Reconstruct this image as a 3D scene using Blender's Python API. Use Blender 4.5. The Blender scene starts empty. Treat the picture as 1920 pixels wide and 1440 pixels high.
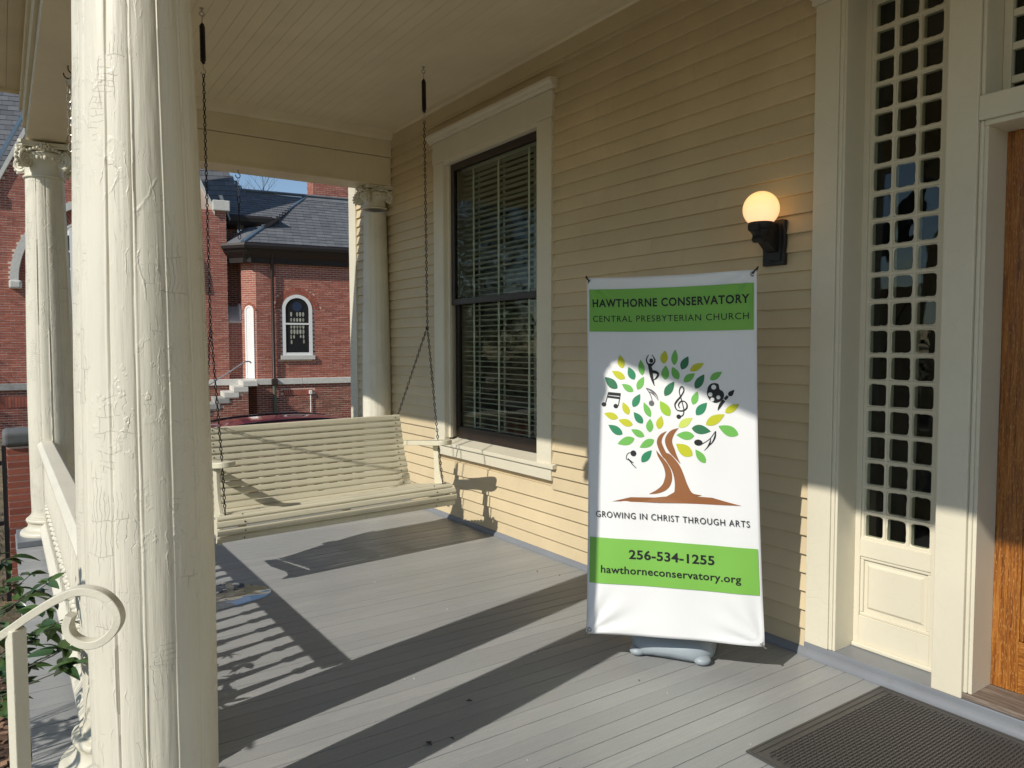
import bpy, bmesh, math, random
from mathutils import Vector, Matrix, noise
random.seed(7)
C = bpy.context.scene.collection
sc = bpy.context.scene
PI = math.pi
# ------------------------------------------------------------------ camera
yaw, pitch, roll = math.atan2(2025, 1392), math.atan2(72, 1390), math.atan2(-6, 2985)
Fh = Vector((math.cos(yaw), math.sin(yaw), 0)); Rh = Vector((math.sin(yaw), -math.cos(yaw), 0)); Uh = Vector((0, 0, 1))
F2 = Fh*math.cos(pitch) - Uh*math.sin(pitch); U2 = Uh*math.cos(pitch) + Fh*math.sin(pitch)
Rr = Rh*math.cos(roll) + U2*math.sin(roll); Ur = U2*math.cos(roll) - Rh*math.sin(roll)
cd = bpy.data.cameras.new('camera'); cam = bpy.data.objects.new('camera', cd); C.objects.link(cam)
cd.sensor_width = 36; cd.lens = 1390/1920*36; cd.clip_start = .05; cd.clip_end = 1200
M = Matrix((( Rr.x, Ur.x, -F2.x, -3.2), (Rr.y, Ur.y, -F2.y, 0), (Rr.z, Ur.z, -F2.z, 1.5), (0, 0, 0, 1)))
cam.matrix_world = M
sc.camera = cam
# ------------------------------------------------------------------ light
ELEV, AZ = math.radians(36.2), math.radians(13)
world = bpy.data.worlds.new('World'); sc.world = world; world.use_nodes = True
wn = world.node_tree.nodes; wl = world.node_tree.links
sky = wn.new('ShaderNodeTexSky'); sky.sky_type = 'NISHITA'; sky.sun_disc = False
sky.sun_elevation = ELEV; sky.sun_rotation = math.atan2(-math.cos(AZ), -math.sin(AZ))
sky.air_density = 1.0; sky.dust_density = .05; sky.ozone_density = 2.2
bg = wn['Background']; wl.new(sky.outputs[0], bg.inputs[0]); bg.inputs[1].default_value = .11
sd = bpy.data.lights.new('sun', 'SUN'); sd.energy = 4.2; sd.angle = math.radians(.5); sd.color = (1, .94, .85)
sun = bpy.data.objects.new('sun', sd); C.objects.link(sun)
sun.rotation_euler = Vector((math.cos(AZ)*math.cos(ELEV), math.sin(AZ)*math.cos(ELEV), -math.sin(ELEV))).to_track_quat('-Z', 'Y').to_euler()
sun.location = (-10, -3, 9)
sc.view_settings.view_transform = 'Standard'; sc.view_settings.look = 'None'
sc.view_settings.exposure = 0.0; sc.view_settings.gamma = 1; sc.view_settings.use_curve_mapping = False
sc.cycles.max_bounces = 10; sc.cycles.diffuse_bounces = 6; sc.cycles.transparent_max_bounces = 12
sc.cycles.use_denoising = True
# ------------------------------------------------------------------ material helpers
def nmat(name):
    m = bpy.data.materials.new(name); m.use_nodes = True
    nt = m.node_tree; return m, nt, nt.nodes['Principled BSDF']
def node(nt, t, **kw):
    n = nt.nodes.new(t)
    for k, v in kw.items():
        if isinstance(k, str) and k.startswith('i_'):
            n.inputs[k[2:].replace('_', ' ')].default_value = v
        else: setattr(n, k, v)
    return n
def pos(nt, scale=(1, 1, 1)):
    g = nt.nodes.new('ShaderNodeNewGeometry'); mp = nt.nodes.new('ShaderNodeMapping')
    mp.inputs['Scale'].default_value = scale; nt.links.new(g.outputs['Position'], mp.inputs['Vector']); return mp.outputs[0]
def nz(nt, vec, scale, detail=4, rough=.55, dist=0):
    n = node(nt, 'ShaderNodeTexNoise'); n.inputs['Scale'].default_value = scale; n.inputs['Detail'].default_value = detail
    n.inputs['Roughness'].default_value = rough; n.inputs['Distortion'].default_value = dist
    nt.links.new(vec, n.inputs['Vector']); return n.outputs['Fac']
def ramp(nt, fac, stops):
    r = nt.nodes.new('ShaderNodeValToRGB'); e = r.color_ramp.elements
    while len(e) < len(stops): e.new(.5)
    for i, (p, c) in enumerate(stops):
        e[i].position = p; e[i].color = (c, c, c, 1) if isinstance(c, (int, float)) else (*c, 1)
    nt.links.new(fac, r.inputs[0]); return r.outputs[0]
def mixc(nt, fac, a, b, mode='MIX'):
    n = nt.nodes.new('ShaderNodeMix'); n.data_type = 'RGBA'; n.blend_type = mode
    for i, s in ((0, fac), (6, a), (7, b)):
        if hasattr(s, 'default_value') or hasattr(s, 'is_output'): nt.links.new(s, n.inputs[i])
        else: n.inputs[i].default_value = s if i == 0 else (*s, 1)
    return n.outputs[2]
def mth(nt, op, a, b=0.5):
    n = nt.nodes.new('ShaderNodeMath'); n.operation = op
    for i, s in ((0, a), (1, b)):
        if hasattr(s, 'is_output'): nt.links.new(s, n.inputs[i])
        else: n.inputs[i].default_value = s
    return n.outputs[0]
def bump(nt, bs, h, dist=.002, strength=1, prev=None):
    b = nt.nodes.new('ShaderNodeBump'); b.inputs['Distance'].default_value = dist; b.inputs['Strength'].default_value = strength
    nt.links.new(h, b.inputs['Height'])
    if prev: nt.links.new(prev, b.inputs['Normal'])
    nt.links.new(b.outputs[0], bs.inputs['Normal']); return b.outputs[0]
def mul(c, k): return tuple(min(1, x*k) for x in c)
def paint(name, col, rough=.45, grain=(8, 8, 1), var=.10, bumpd=.0008, crackle=0, dirt=.0, rnd=.06):
    """old oil paint on wood: brush grain, soft tone change, optional cracking"""
    m, nt, bs = nmat(name)
    p = pos(nt); pg = pos(nt, grain)
    a = nz(nt, p, 2.3, 4); g = nz(nt, pg, 22, 5, .65); f = nz(nt, p, 260, 2)
    c = mixc(nt, ramp(nt, a, [(.3, 0), (.7, 1)]), mul(col, 1-var), mul(col, 1+var*.6))
    if rnd:
        oi = nt.nodes.new('ShaderNodeObjectInfo')
        c = mixc(nt, mth(nt, 'MULTIPLY', oi.outputs['Random'], rnd*2), c, mul(col, .6))
    if dirt:
        d = ramp(nt, nz(nt, pos(nt, (1.5, 1.5, .6)), 9, 8, .75), [(.56, 0), (.72, 1)])
        c = mixc(nt, mth(nt, 'MULTIPLY', d, dirt), c, mul(col, .45))
    h = mth(nt, 'ADD', mth(nt, 'MULTIPLY', g, .8), mth(nt, 'MULTIPLY', f, .15))
    nrm = bump(nt, bs, h, bumpd, 1)
    if crackle:
        # plates of old paint: stretched voronoi edges, only where a slow noise lets them through
        wv = nt.nodes.new('ShaderNodeVectorMath'); wv.operation = 'ADD'
        nn = node(nt, 'ShaderNodeTexNoise'); nn.inputs['Scale'].default_value = 9; nt.links.new(p, nn.inputs['Vector'])
        sc_ = nt.nodes.new('ShaderNodeVectorMath'); sc_.operation = 'SCALE'; sc_.inputs['Scale'].default_value = .05
        nt.links.new(nn.outputs['Color'], sc_.inputs[0]); nt.links.new(p, wv.inputs[0]); nt.links.new(sc_.outputs[0], wv.inputs[1])
        for k, (scl, mp, dist) in enumerate((((1, 1, .55), 13, .0016), ((.35, .35, 1.6), 15, .0011))):
            mpn = nt.nodes.new('ShaderNodeMapping'); mpn.inputs['Scale'].default_value = scl; nt.links.new(wv.outputs[0], mpn.inputs['Vector'])
            v = nt.nodes.new('ShaderNodeTexVoronoi'); v.feature = 'DISTANCE_TO_EDGE'; v.inputs['Scale'].default_value = mp
            nt.links.new(mpn.outputs[0], v.inputs['Vector'])
            e = ramp(nt, v.outputs['Distance'], [(0, 0), (.035, 1)])
            mk = ramp(nt, nz(nt, pos(nt, (1, 1, .5)), 3.1+k*1.7, 3), [(.50-.06*crackle, 0), (.60-.06*crackle, 1)])
            inv = mth(nt, 'SUBTRACT', 1, e); hh = mth(nt, 'MULTIPLY', inv, mk)
            nrm = bump(nt, bs, mth(nt, 'SUBTRACT', 1, hh), dist*crackle, .9, nrm)
            c = mixc(nt, mth(nt, 'MULTIPLY', hh, .16*crackle), c, mul(col, .5))
        bl = ramp(nt, nz(nt, p, 48, 2), [(.62, 0), (.72, 1)])
        nrm = bump(nt, bs, bl, .0006*crackle, .6, nrm)
    nt.links.new(c, bs.inputs['Base Color']); bs.inputs['Roughness'].default_value = rough
    return m
def plain(name, col, rough=.5, metal=0, bumps=0, scale=60, var=.08):
    m, nt, bs = nmat(name); p = pos(nt)
    n = nz(nt, p, scale, 4); c = mixc(nt, n, mul(col, 1-var), mul(col, 1+var)); nt.links.new(c, bs.inputs['Base Color'])
    bs.inputs['Roughness'].default_value = rough; bs.inputs['Metallic'].default_value = metal
    if bumps: bump(nt, bs, nz(nt, p, scale, 5), bumps)
    return m
MT = {}
CREAM = (.675, .63, .495)
MT['column'] = paint('column_paint', (.66, .63, .51), .42, (9, 9, .35), .07, .0010, crackle=.3, dirt=.10, rnd=0)
def shaftpaint():
    m = paint('old_column_paint', (.71, .68, .56), .40, (9, 9, .35), .06, .0011, dirt=.10, rnd=0); nt = m.node_tree; bs = nt.nodes['Principled BSDF']
    uv = nt.nodes.new('ShaderNodeUVMap'); p = pos(nt)
    nn = node(nt, 'ShaderNodeTexNoise'); nn.inputs['Scale'].default_value = 11; nn.inputs['Detail'].default_value = 5; nt.links.new(p, nn.inputs['Vector'])
    s = nt.nodes.new('ShaderNodeVectorMath'); s.operation = 'SCALE'; s.inputs['Scale'].default_value = .055; nt.links.new(nn.outputs['Color'], s.inputs[0])
    ad = nt.nodes.new('ShaderNodeVectorMath'); ad.operation = 'ADD'; nt.links.new(uv.outputs[0], ad.inputs[0]); nt.links.new(s.outputs[0], ad.inputs[1])
    prev = bs.inputs['Normal'].links[0].from_socket; col = bs.inputs['Base Color'].links[0].from_socket
    spec = ((.040, .050, .0012, .0015, 3.4, .585, .5), (.065, .016, .0010, .0012, 4.6, .60, .9), (.017, .10, .0011, .0018, 3.7, .53, .7))
    for k, (bw_, bh, mo, dist, msc, th, off) in enumerate(spec):
        mp = nt.nodes.new('ShaderNodeMapping'); mp.inputs['Location'].default_value = (off*.37, off*.61, 0); nt.links.new(ad.outputs[0], mp.inputs['Vector'])
        b = nt.nodes.new('ShaderNodeTexBrick'); b.offset = .43; b.offset_frequency = 2; b.squash = .7; b.squash_frequency = 3; b.inputs['Scale'].default_value = 1
        b.inputs['Brick Width'].default_value = bw_; b.inputs['Row Height'].default_value = bh; b.inputs['Mortar Size'].default_value = mo; b.inputs['Mortar Smooth'].default_value = .6
        nt.links.new(mp.outputs[0], b.inputs['Vector'])
        mk = ramp(nt, nz(nt, pos(nt, (1, 1, .55)), msc*1.5, 5, .65), [(th, 0), (th+.05, 1)])
        h = mth(nt, 'MULTIPLY', b.outputs['Fac'], mk)
        prev = bump(nt, bs, mth(nt, 'SUBTRACT', 1, h), dist, 1, prev)
        col = mixc(nt, mth(nt, 'MULTIPLY', h, .07), col, (.40, .36, .27))
    # lifted paint edges running down the staves
    v = nt.nodes.new('ShaderNodeTexVoronoi'); v.feature = 'DISTANCE_TO_EDGE'; v.inputs['Scale'].default_value = 20
    mp = nt.nodes.new('ShaderNodeMapping'); mp.inputs['Scale'].default_value = (1, .22, 1); nt.links.new(ad.outputs[0], mp.inputs['Vector']); nt.links.new(mp.outputs[0], v.inputs['Vector'])
    e = mth(nt, 'SUBTRACT', 1, ramp(nt, v.outputs['Distance'], [(0, 0), (.05, 1)])); mk = ramp(nt, nz(nt, p, 5.5, 4), [(.52, 0), (.6, 1)])
    prev = bump(nt, bs, mth(nt, 'MULTIPLY', e, mk), .0014, 1, prev)
    pl = ramp(nt, nz(nt, pos(nt, (1, 1, .8)), 26, 3, .6), [(.58, 0), (.63, 1)]); mk2 = ramp(nt, nz(nt, p, 2.7, 3), [(.5, 0), (.62, 1)])
    prev = bump(nt, bs, mth(nt, 'MULTIPLY', pl, mk2), .0011, 1, prev)
    nt.links.new(col, bs.inputs['Base Color']); return m
MT['shaft'] = shaftpaint()
MT['trim'] = paint('cream_trim_paint', CREAM, .45, (7, 7, .5), .05, .0007, crackle=.25, rnd=.03)
MT['beam'] = paint('cream_beam_paint', (.73, .645, .46), .5, (7, .6, 7), .08, .0007, crackle=.15, dirt=.15, rnd=.03)
MT['ceiling'] = paint('ceiling_paint', (.74, .655, .47), .5, (7, .5, 7), .06, .0005, rnd=.04)
MT['siding'] = paint('tan_siding_paint', (.615, .505, .320), .5, (7, .45, 7), .08, .0006, dirt=.18, rnd=.12)
MT['swing'] = paint('swing_paint', (.66, .62, .47), .42, (1, 7, 7), .07, .0006, dirt=.22, rnd=.05)
MT['rail'] = paint('rail_paint', (.72, .69, .57), .42, (7, 1, 5), .06, .0007, crackle=.5, dirt=.1, rnd=.03)
def floor_mat():
    m, nt, bs = nmat('grey_floor_paint')
    p = pos(nt); s = nz(nt, pos(nt, (1.2, 16, 1)), 5, 6, .7); b = nz(nt, p, 1.1, 4); f = nz(nt, p, 190, 3)
    oi = nt.nodes.new('ShaderNodeObjectInfo')
    c = mixc(nt, ramp(nt, b, [(.3, 0), (.7, 1)]), (.292, .304, .308), (.375, .383, .378))
    c = mixc(nt, mth(nt, 'MULTIPLY', ramp(nt, s, [(.45, 0), (.75, 1)]), .6), c, (.47, .46, .42))
    c = mixc(nt, mth(nt, 'MULTIPLY', oi.outputs['Random'], .55), c, (.27, .28, .28))
    c = mixc(nt, mth(nt, 'MULTIPLY', ramp(nt, f, [(.45, 0), (.8, 1)]), .35), c, (.14, .14, .14))
    # scuffs and dropped paint specks
    sp = ramp(nt, nz(nt, p, 75, 1), [(.80, 0), (.81, 1)])
    c = mixc(nt, mth(nt, 'MULTIPLY', sp, .6), c, (.5, .48, .42))
    st = ramp(nt, nz(nt, pos(nt, (1, 1, 1)), 3.3, 6, .7), [(.60, 0), (.74, 1)])
    c = mixc(nt, mth(nt, 'MULTIPLY', st, .5), c, (.34, .30, .25))
    nt.links.new(c, bs.inputs['Base Color'])
    nt.links.new(ramp(nt, b, [(.3, .36), (.7, .55)]), bs.inputs['Roughness'])
    bump(nt, bs, mth(nt, 'ADD', s, mth(nt, 'MULTIPLY', f, .3)), .0007)
    return m
MT['floor'] = floor_mat()
MT['greypaint'] = paint('blue_grey_paint', (.20, .215, .235), .4, (7, 1, 7), .10, .0008, dirt=.2, rnd=0)
MT['dark'] = plain('dark_sash_paint', (.022, .014, .011), .38, 0, .0004)
MT['iron'] = paint('cream_iron_paint', (.70, .67, .54), .38, (5, 5, 5), .06, .001, crackle=.35, dirt=.2, rnd=0)
MT['black'] = plain('black_metal', (.012, .012, .013), .42, 0, .0005, 90)
MT['chain'] = plain('dark_chain', (.016, .009, .008), .45, .3, .0004, 120, .3)
MT['zinc'] = plain('zinc_chain', (.45, .42, .37), .35, .8, .0004, 120, .2)
MT['steel'] = plain('steel_hook', (.4, .4, .4), .3, .9)
MT['vinyl'] = plain('white_vinyl', (.79, .80, .80), .33, 0, .0002, 400, .012)
MT['plastic'] = plain('grey_plastic', (.30, .345, .375), .42, 0, .0003, 300, .04)
MT['rubber'] = plain('black_rubber', (.068, .064, .060), .42, 0, .0006, 300, .35)
MT['mortar'] = plain('mortar', (.62, .48, .40), .9, 0, .003, 40, .15)
MT['stone'] = plain('limestone', (.60, .59, .54), .8, 0, .003, 12, .2)
MT['concrete'] = plain('weathered_concrete', (.33, .33, .31), .85, 0, .004, 9, .3)
MT['capstone'] = plain('dark_cap_stone', (.13, .135, .135), .8, 0, .003, 12, .25)
MT['gutter'] = plain('dark_gutter', (.030, .024, .022), .45, .2)
MT['copper'] = plain('green_downpipe', (.12, .15, .12), .6, .2, .001, 8, .3)
MT['brownpipe'] = plain('brown_downpipe', (.045, .030, .025), .5, .2)
MT['white'] = plain('white_paint', (.80, .80, .78), .5)
MT['flash'] = plain('blue_grey_flashing', (.16, .23, .29), .4, .5, .001, 5, .2)
MT['zincridge'] = plain('streaked_zinc', (.22, .24, .25), .5, .4, .002, 3, .5)
MT['room'] = plain('dark_room', (.025, .022, .02), .9)
MT['blind'] = plain('blind_slat', (.62, .60, .50), .5)
MT['bark'] = plain('bark', (.10, .085, .075), .9, 0, .01, 20, .3)
MT['carblack'] = plain('car_black', (.01, .01, .012), .15)
MT['tyre'] = plain('tyre', (.02, .02, .02), .8)
MT['rim'] = plain('rim', (.5, .5, .5), .3, .9)
MT['lamp'] = plain('lamp_black', (.010, .009, .009), .5, 0, .001, 80)
MT['hose'] = plain('green_hose', (.02, .07, .05), .35)
def carpaint():
    m, nt, bs = nmat('burgundy_car_paint'); bs.inputs['Base Color'].default_value = (.20, .008, .03, 1)
    bs.inputs['Roughness'].default_value = .32; bs.inputs['Metallic'].default_value = .3; bs.inputs['Coat Weight'].default_value = 1; bs.inputs['Coat Roughness'].default_value = .03
    return m
MT['car'] = carpaint()
def brickmat(name, a, b, d):
    m, nt, bs = nmat(name); g = nt.nodes.new('ShaderNodeNewGeometry'); oi = nt.nodes.new('ShaderNodeObjectInfo')
    r = mth(nt, 'FRACT', mth(nt, 'ADD', g.outputs['Random Per Island'], oi.outputs['Random']), 0)
    c = mixc(nt, r, a, b)
    c = mixc(nt, mth(nt, 'MULTIPLY', ramp(nt, nz(nt, pos(nt), .35, 4), [(.45, 0), (.65, 1)]), .35), c, d)
    c = mixc(nt, mth(nt, 'MULTIPLY', ramp(nt, nz(nt, pos(nt), 30, 4), [(.4, 0), (.7, 1)]), .3), c, mul(a, .6))
    nt.links.new(c, bs.inputs['Base Color']); bs.inputs['Roughness'].default_value = .8; bump(nt, bs, nz(nt, pos(nt), 60, 4), .002)
    return m
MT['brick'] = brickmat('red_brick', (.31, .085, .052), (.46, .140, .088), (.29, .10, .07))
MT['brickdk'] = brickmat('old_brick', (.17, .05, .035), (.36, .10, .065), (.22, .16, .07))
MT['slate'] = brickmat('blue_slate', (.105, .112, .122), (.165, .172, .182), (.14, .148, .16))
def glassmat(name, tint=(1, 1, 1), boost=.75):
    m = bpy.data.materials.new(name); m.use_nodes = True; nt = m.node_tree; nt.nodes.clear()
    o = nt.nodes.new('ShaderNodeOutputMaterial'); mx = nt.nodes.new('ShaderNodeMixShader')
    t = nt.nodes.new('ShaderNodeBsdfTransparent'); t.inputs[0].default_value = (*tint, 1)
    g = nt.nodes.new('ShaderNodeBsdfGlossy'); g.inputs['Roughness'].default_value = .015
    f = nt.nodes.new('ShaderNodeLayerWeight'); f.inputs[0].default_value = .5
    fr = mth(nt, 'ADD', mth(nt, 'MULTIPLY', mth(nt, 'POWER', f.outputs['Facing'], 5), .96), .045)
    b = nt.nodes.new('ShaderNodeBump'); b.inputs['Distance'].default_value = .0018
    nt.links.new(nz(nt, pos(nt), 4.5, 2), b.inputs['Height']); nt.links.new(b.outputs[0], g.inputs['Normal'])
    nt.links.new(mth(nt, 'MULTIPLY', fr, boost), mx.inputs[0])
    nt.links.new(t.outputs[0], mx.inputs[1]); nt.links.new(g.outputs[0], mx.inputs[2]); nt.links.new(mx.outputs[0], o.inputs[0]); return m
MT['glass'] = glassmat('window_glass', (.86, .90, .86))
def oakmat(name, axis):
    m, nt, bs = nmat(name)
    scl = (26, 26, .9) if axis == 'z' else (26, .9, 26)
    g1 = nz(nt, pos(nt, scl), 6, 6, .7, .4); g2 = nz(nt, pos(nt, (40, 40, 9) if axis == 'z' else (40, 9, 40)), 5, 3)
    c = ramp(nt, g1, [(.30, (.055, .014, .003)), (.44, (.20, .062, .008)), (.56, (.33, .118, .016)), (.72, (.47, .20, .038))])
    c = mixc(nt, mth(nt, 'MULTIPLY', ramp(nt, g2, [(.56, 0), (.64, 1)]), .55), c, (.52, .27, .075))
    nt.links.new(c, bs.inputs['Base Color']); bs.inputs['Roughness'].default_value = .33; bs.inputs['Coat Weight'].default_value = .3
    bump(nt, bs, g1, .0012); return m
MT['oak'] = oakmat('oak_door_vertical', 'z'); MT['oakh'] = oakmat('oak_door_horizontal', 'y')
def woodgrey():
    m, nt, bs = nmat('weathered_threshold'); g = nz(nt, pos(nt, (14, .8, 14)), 6, 6, .7, .3)
    c = ramp(nt, g, [(.3, (.06, .045, .035)), (.5, (.17, .13, .10)), (.7, (.30, .25, .20))]); nt.links.new(c, bs.inputs['Base Color'])
    bs.inputs['Roughness'].default_value = .8; bump(nt, bs, g, .003); return m
MT['threshold'] = woodgrey()
def globemat():
    m, nt, bs = nmat('lit_globe'); bs.inputs['Base Color'].default_value = (.8, .75, .6, 1); bs.inputs['Roughness'].default_value = .2
    tc = nt.nodes.new('ShaderNodeTexCoord'); sx = nt.nodes.new('ShaderNodeSeparateXYZ'); nt.links.new(tc.outputs['Object'], sx.inputs[0])
    lw = nt.nodes.new('ShaderNodeLayerWeight'); lw.inputs[0].default_value = .35
    n = nz(nt, tc.outputs['Object'], 22, 3)
    c = ramp(nt, mth(nt, 'ADD', mth(nt, 'MULTIPLY', sx.outputs['Z'], 5), mth(nt, 'MULTIPLY', n, .6)), [(.0, (.95, .50, .24)), (.35, (1, .54, .22)), (.6, (1, .60, .20)), (.9, (1, .52, .17))])
    nt.links.new(c, bs.inputs['Emission Color'])
    es = mth(nt, 'MULTIPLY', ramp(nt, lw.outputs['Facing'], [(.0, .98), (.5, .90), (1, .45)]), 1.32); nt.links.new(es, bs.inputs['Emission Strength']); return m
MT['globe'] = globemat()
def watermat():
    m, nt, bs = nmat('puddle_water'); bs.inputs['Base Color'].default_value = (.15, .15, .145, 1); bs.inputs['Roughness'].default_value = .02
    bs.inputs['IOR'].default_value = 1.6; bs.inputs['Specular IOR Level'].default_value = 1.0
    bump(nt, bs, nz(nt, pos(nt), 9, 2), .0006); return m
MT['water'] = glassmat('puddle_water', (.62, .62, .64), 2.6)
def leafmat():
    m, nt, bs = nmat('shrub_leaf'); oi = nt.nodes.new('ShaderNodeObjectInfo')
    c = mixc(nt, oi.outputs['Random'], (.022, .055, .016), (.075, .135, .035)); nt.links.new(c, bs.inputs['Base Color'])
    bs.inputs['Roughness'].default_value = .28; bs.inputs['Transmission Weight'].default_value = 0
    return m
MT['leaf'] = leafmat()
def foliage(name, a, b):
    m, nt, bs = nmat(name); g = nt.nodes.new('ShaderNodeNewGeometry')
    nt.links.new(mixc(nt, g.outputs['Random Per Island'], a, b), bs.inputs['Base Color']); bs.inputs['Roughness'].default_value = .35; return m
MT['magnolia'] = foliage('evergreen_leaf', (.02, .045, .015), (.10, .14, .05))
def groundmat(name, stops, scale, bd, r=.95):
    m, nt, bs = nmat(name); n = nz(nt, pos(nt), scale, 8, .7); n2 = nz(nt, pos(nt), scale*.08, 3)
    c = ramp(nt, n, stops); c = mixc(nt, mth(nt, 'MULTIPLY', n2, .5), c, stops[0][1]); nt.links.new(c, bs.inputs['Base Color'])
    bs.inputs['Roughness'].default_value = r; bump(nt, bs, n, bd); return m
MT['lawn'] = groundmat('winter_lawn', [(.3, (.14, .11, .06)), (.5, (.27, .21, .12)), (.7, (.36, .29, .17))], 30, .03)
MT['mulch'] = groundmat('mulch', [(.3, (.03, .017, .01)), (.5, (.12, .065, .035)), (.7, (.28, .17, .10))], 45, .03)
MT['asphalt'] = groundmat('asphalt', [(.3, (.04, .04, .04)), (.7, (.06, .06, .06))], 60, .005)
MT['chip'] = brickmat('bark_chip', (.12, .06, .035), (.36, .22, .13), (.2, .12, .07))
MT['stained'] = brickmat('stained_glass', (.012, .012, .014), (.03, .032, .035), (.02, .02, .02))
MT['stained'].node_tree.nodes['Principled BSDF'].inputs['Roughness'].default_value = .2
MT['opal'] = brickmat('opal_glass', (.28, .27, .21), (.45, .45, .38), (.3, .3, .28))
MT['blueglass'] = plain('blue_glass', (.03, .045, .09), .2)
def flat(name, col, rough=.55):
    m, nt, bs = nmat(name); bs.inputs['Base Color'].default_value = (*col, 1); bs.inputs['Roughness'].default_value = rough; return m
INK = dict(G=(.15, .45, .085), D=(.025, .16, .07), T=(.02, .22, .10), Y=(.50, .52, .02), L=(.30, .52, .03), P=(.55, .65, .12),
           band=(.19, .46, .07), ink=(.008, .009, .01), green_ink=(.010, .045, .018), grey=(.12, .12, .13), brown=(.27, .105, .035))
for k, v in INK.items(): MT['ink_'+k] = flat('print_'+k, v)
# ------------------------------------------------------------------ mesh helpers
class MB:
    def __init__(s): s.v = []; s.f = []
    def add(s, vs, fs):
        o = len(s.v); s.v += [tuple(p) for p in vs]; s.f += [tuple(i+o for i in f) for f in fs]; return s
    def box(s, x0, x1, y0, y1, z0, z1, mat=None):
        vs = [Vector(p) for p in ((x0,y0,z0),(x1,y0,z0),(x1,y1,z0),(x0,y1,z0),(x0,y0,z1),(x1,y0,z1),(x1,y1,z1),(x0,y1,z1))]
        if mat: vs = [mat @ p for p in vs]
        return s.add(vs, [(0,3,2,1),(4,5,6,7),(0,1,5,4),(1,2,6,5),(2,3,7,6),(3,0,4,7)])
    def prism(s, poly, o, a, b, n, d0, d1):
        """polygon in (a,b) plane at origin o, extruded along n from d0 to d1"""
        o, a, b, n = map(Vector, (o, a, b, n)); k = len(poly)
        vs = [o+a*p+b*q+n*d0 for p, q in poly] + [o+a*p+b*q+n*d1 for p, q in poly]
        fs = [tuple(range(k))[::-1], tuple(range(k, 2*k))] + [(i, (i+1) % k, (i+1) % k+k, i+k) for i in range(k)]
        return s.add(vs, fs)
    def tube(s, pts, rad, seg=8, closed=False, flat_=1.0, up=None):
        pts = [Vector(p) for p in pts]; n = len(pts); vs = []; fs = []
        rad = rad if isinstance(rad, (list, tuple)) else [rad]*n
        prev = None
        for i, p in enumerate(pts):
            if closed: t = pts[(i+1) % n]-pts[i-1]
            else: t = pts[min(i+1, n-1)]-pts[max(i-1, 0)]
            t.normalize()
            if prev is None: 
                r = Vector(up) if up else (Vector((0, 0, 1)) if abs(t.z) < .9 else Vector((1, 0, 0)))
            else: r = prev
            u = (r - t*r.dot(t)).normalized(); w = t.cross(u); prev = u
            for k in range(seg):
                a = 2*PI*k/seg+PI/seg; vs.append(p+(u*math.cos(a)*flat_+w*math.sin(a))*rad[i])
        m = n if closed else n-1
        for i in range(m):
            for k in range(seg):
                a, b = i*seg+k, i*seg+(k+1) % seg; c, d = ((i+1) % n)*seg+(k+1) % seg, ((i+1) % n)*seg+k
                fs.append((a, b, c, d))
        if not closed: fs += [tuple(range(seg))[::-1], tuple(range((n-1)*seg, n*seg))]
        return s.add(vs, fs)
    def lathe(s, prof, seg=32, c=(0, 0, 0), cap=True):
        c = Vector(c); n = len(prof); vs = []; fs = []
        for r, z in prof:
            for k in range(seg): a = 2*PI*k/seg; vs.append(c+Vector((r*math.cos(a), r*math.sin(a), z)))
        for i in range(n-1):
            for k in range(seg): fs.append((i*seg+k, i*seg+(k+1) % seg, (i+1)*seg+(k+1) % seg, (i+1)*seg+k))
        if cap: fs += [tuple(range(seg))[::-1], tuple(range((n-1)*seg, n*seg))]
        return s.add(vs, fs)
    def ball(s, c, r, seg=10, rings=6, sc=(1, 1, 1), mat=None):
        vs = []; fs = []; c = Vector(c)
        for i in range(rings+1):
            th = PI*i/rings
            for k in range(seg):
                a = 2*PI*k/seg; p = Vector((math.sin(th)*math.cos(a)*sc[0], math.sin(th)*math.sin(a)*sc[1], -math.cos(th)*sc[2]))*r
                vs.append(c+(mat @ p if mat else p))
        for i in range(rings):
            for k in range(seg): fs.append((i*seg+k, i*seg+(k+1) % seg, (i+1)*seg+(k+1) % seg, (i+1)*seg+k))
        return s.add(vs, fs)
    def mesh(s, name, mat, smooth=0):
        me = bpy.data.meshes.new(name); me.from_pydata(s.v, [], s.f); me.materials.append(MT[mat] if isinstance(mat, str) else mat)
        if smooth:
            me.polygons.foreach_set('use_smooth', [True]*len(me.polygons)); me.set_sharp_from_angle(angle=math.radians(smooth))
        me.update(); return me
    def build(s, name, mat, parent=None, smooth=0, bevel=0, segs=2, kind=None, fix=False):
        me = s.mesh(name, mat, smooth)
        if fix:
            bm = bmesh.new(); bm.from_mesh(me); bmesh.ops.recalc_face_normals(bm, faces=bm.faces); bm.to_mesh(me); bm.free()
        o = bpy.data.objects.new(name, me); C.objects.link(o)
        if parent: put(o, parent)
        if bevel:
            b = o.modifiers.new('bevel', 'BEVEL'); b.width = bevel; b.segments = segs; b.limit_method = 'ANGLE'
        if kind: o['kind'] = kind
        return o
def put(o, parent):
    """mesh data is written in world coordinates; keep it there under the parent"""
    o.parent = parent
    w = Matrix.Identity(4); q = parent; chain = []
    while q: chain.append(q); q = q.parent
    for q in reversed(chain): w = w @ Matrix.LocRotScale(q.location, q.rotation_euler, q.scale)
    o.matrix_parent_inverse = Matrix.Identity(4)
    L = w.inverted() @ Matrix.LocRotScale(o.location, o.rotation_euler, o.scale)
    o.location, q, o.scale = L.decompose()[0], None, L.decompose()[2]; o.rotation_euler = L.decompose()[1].to_euler()
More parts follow.
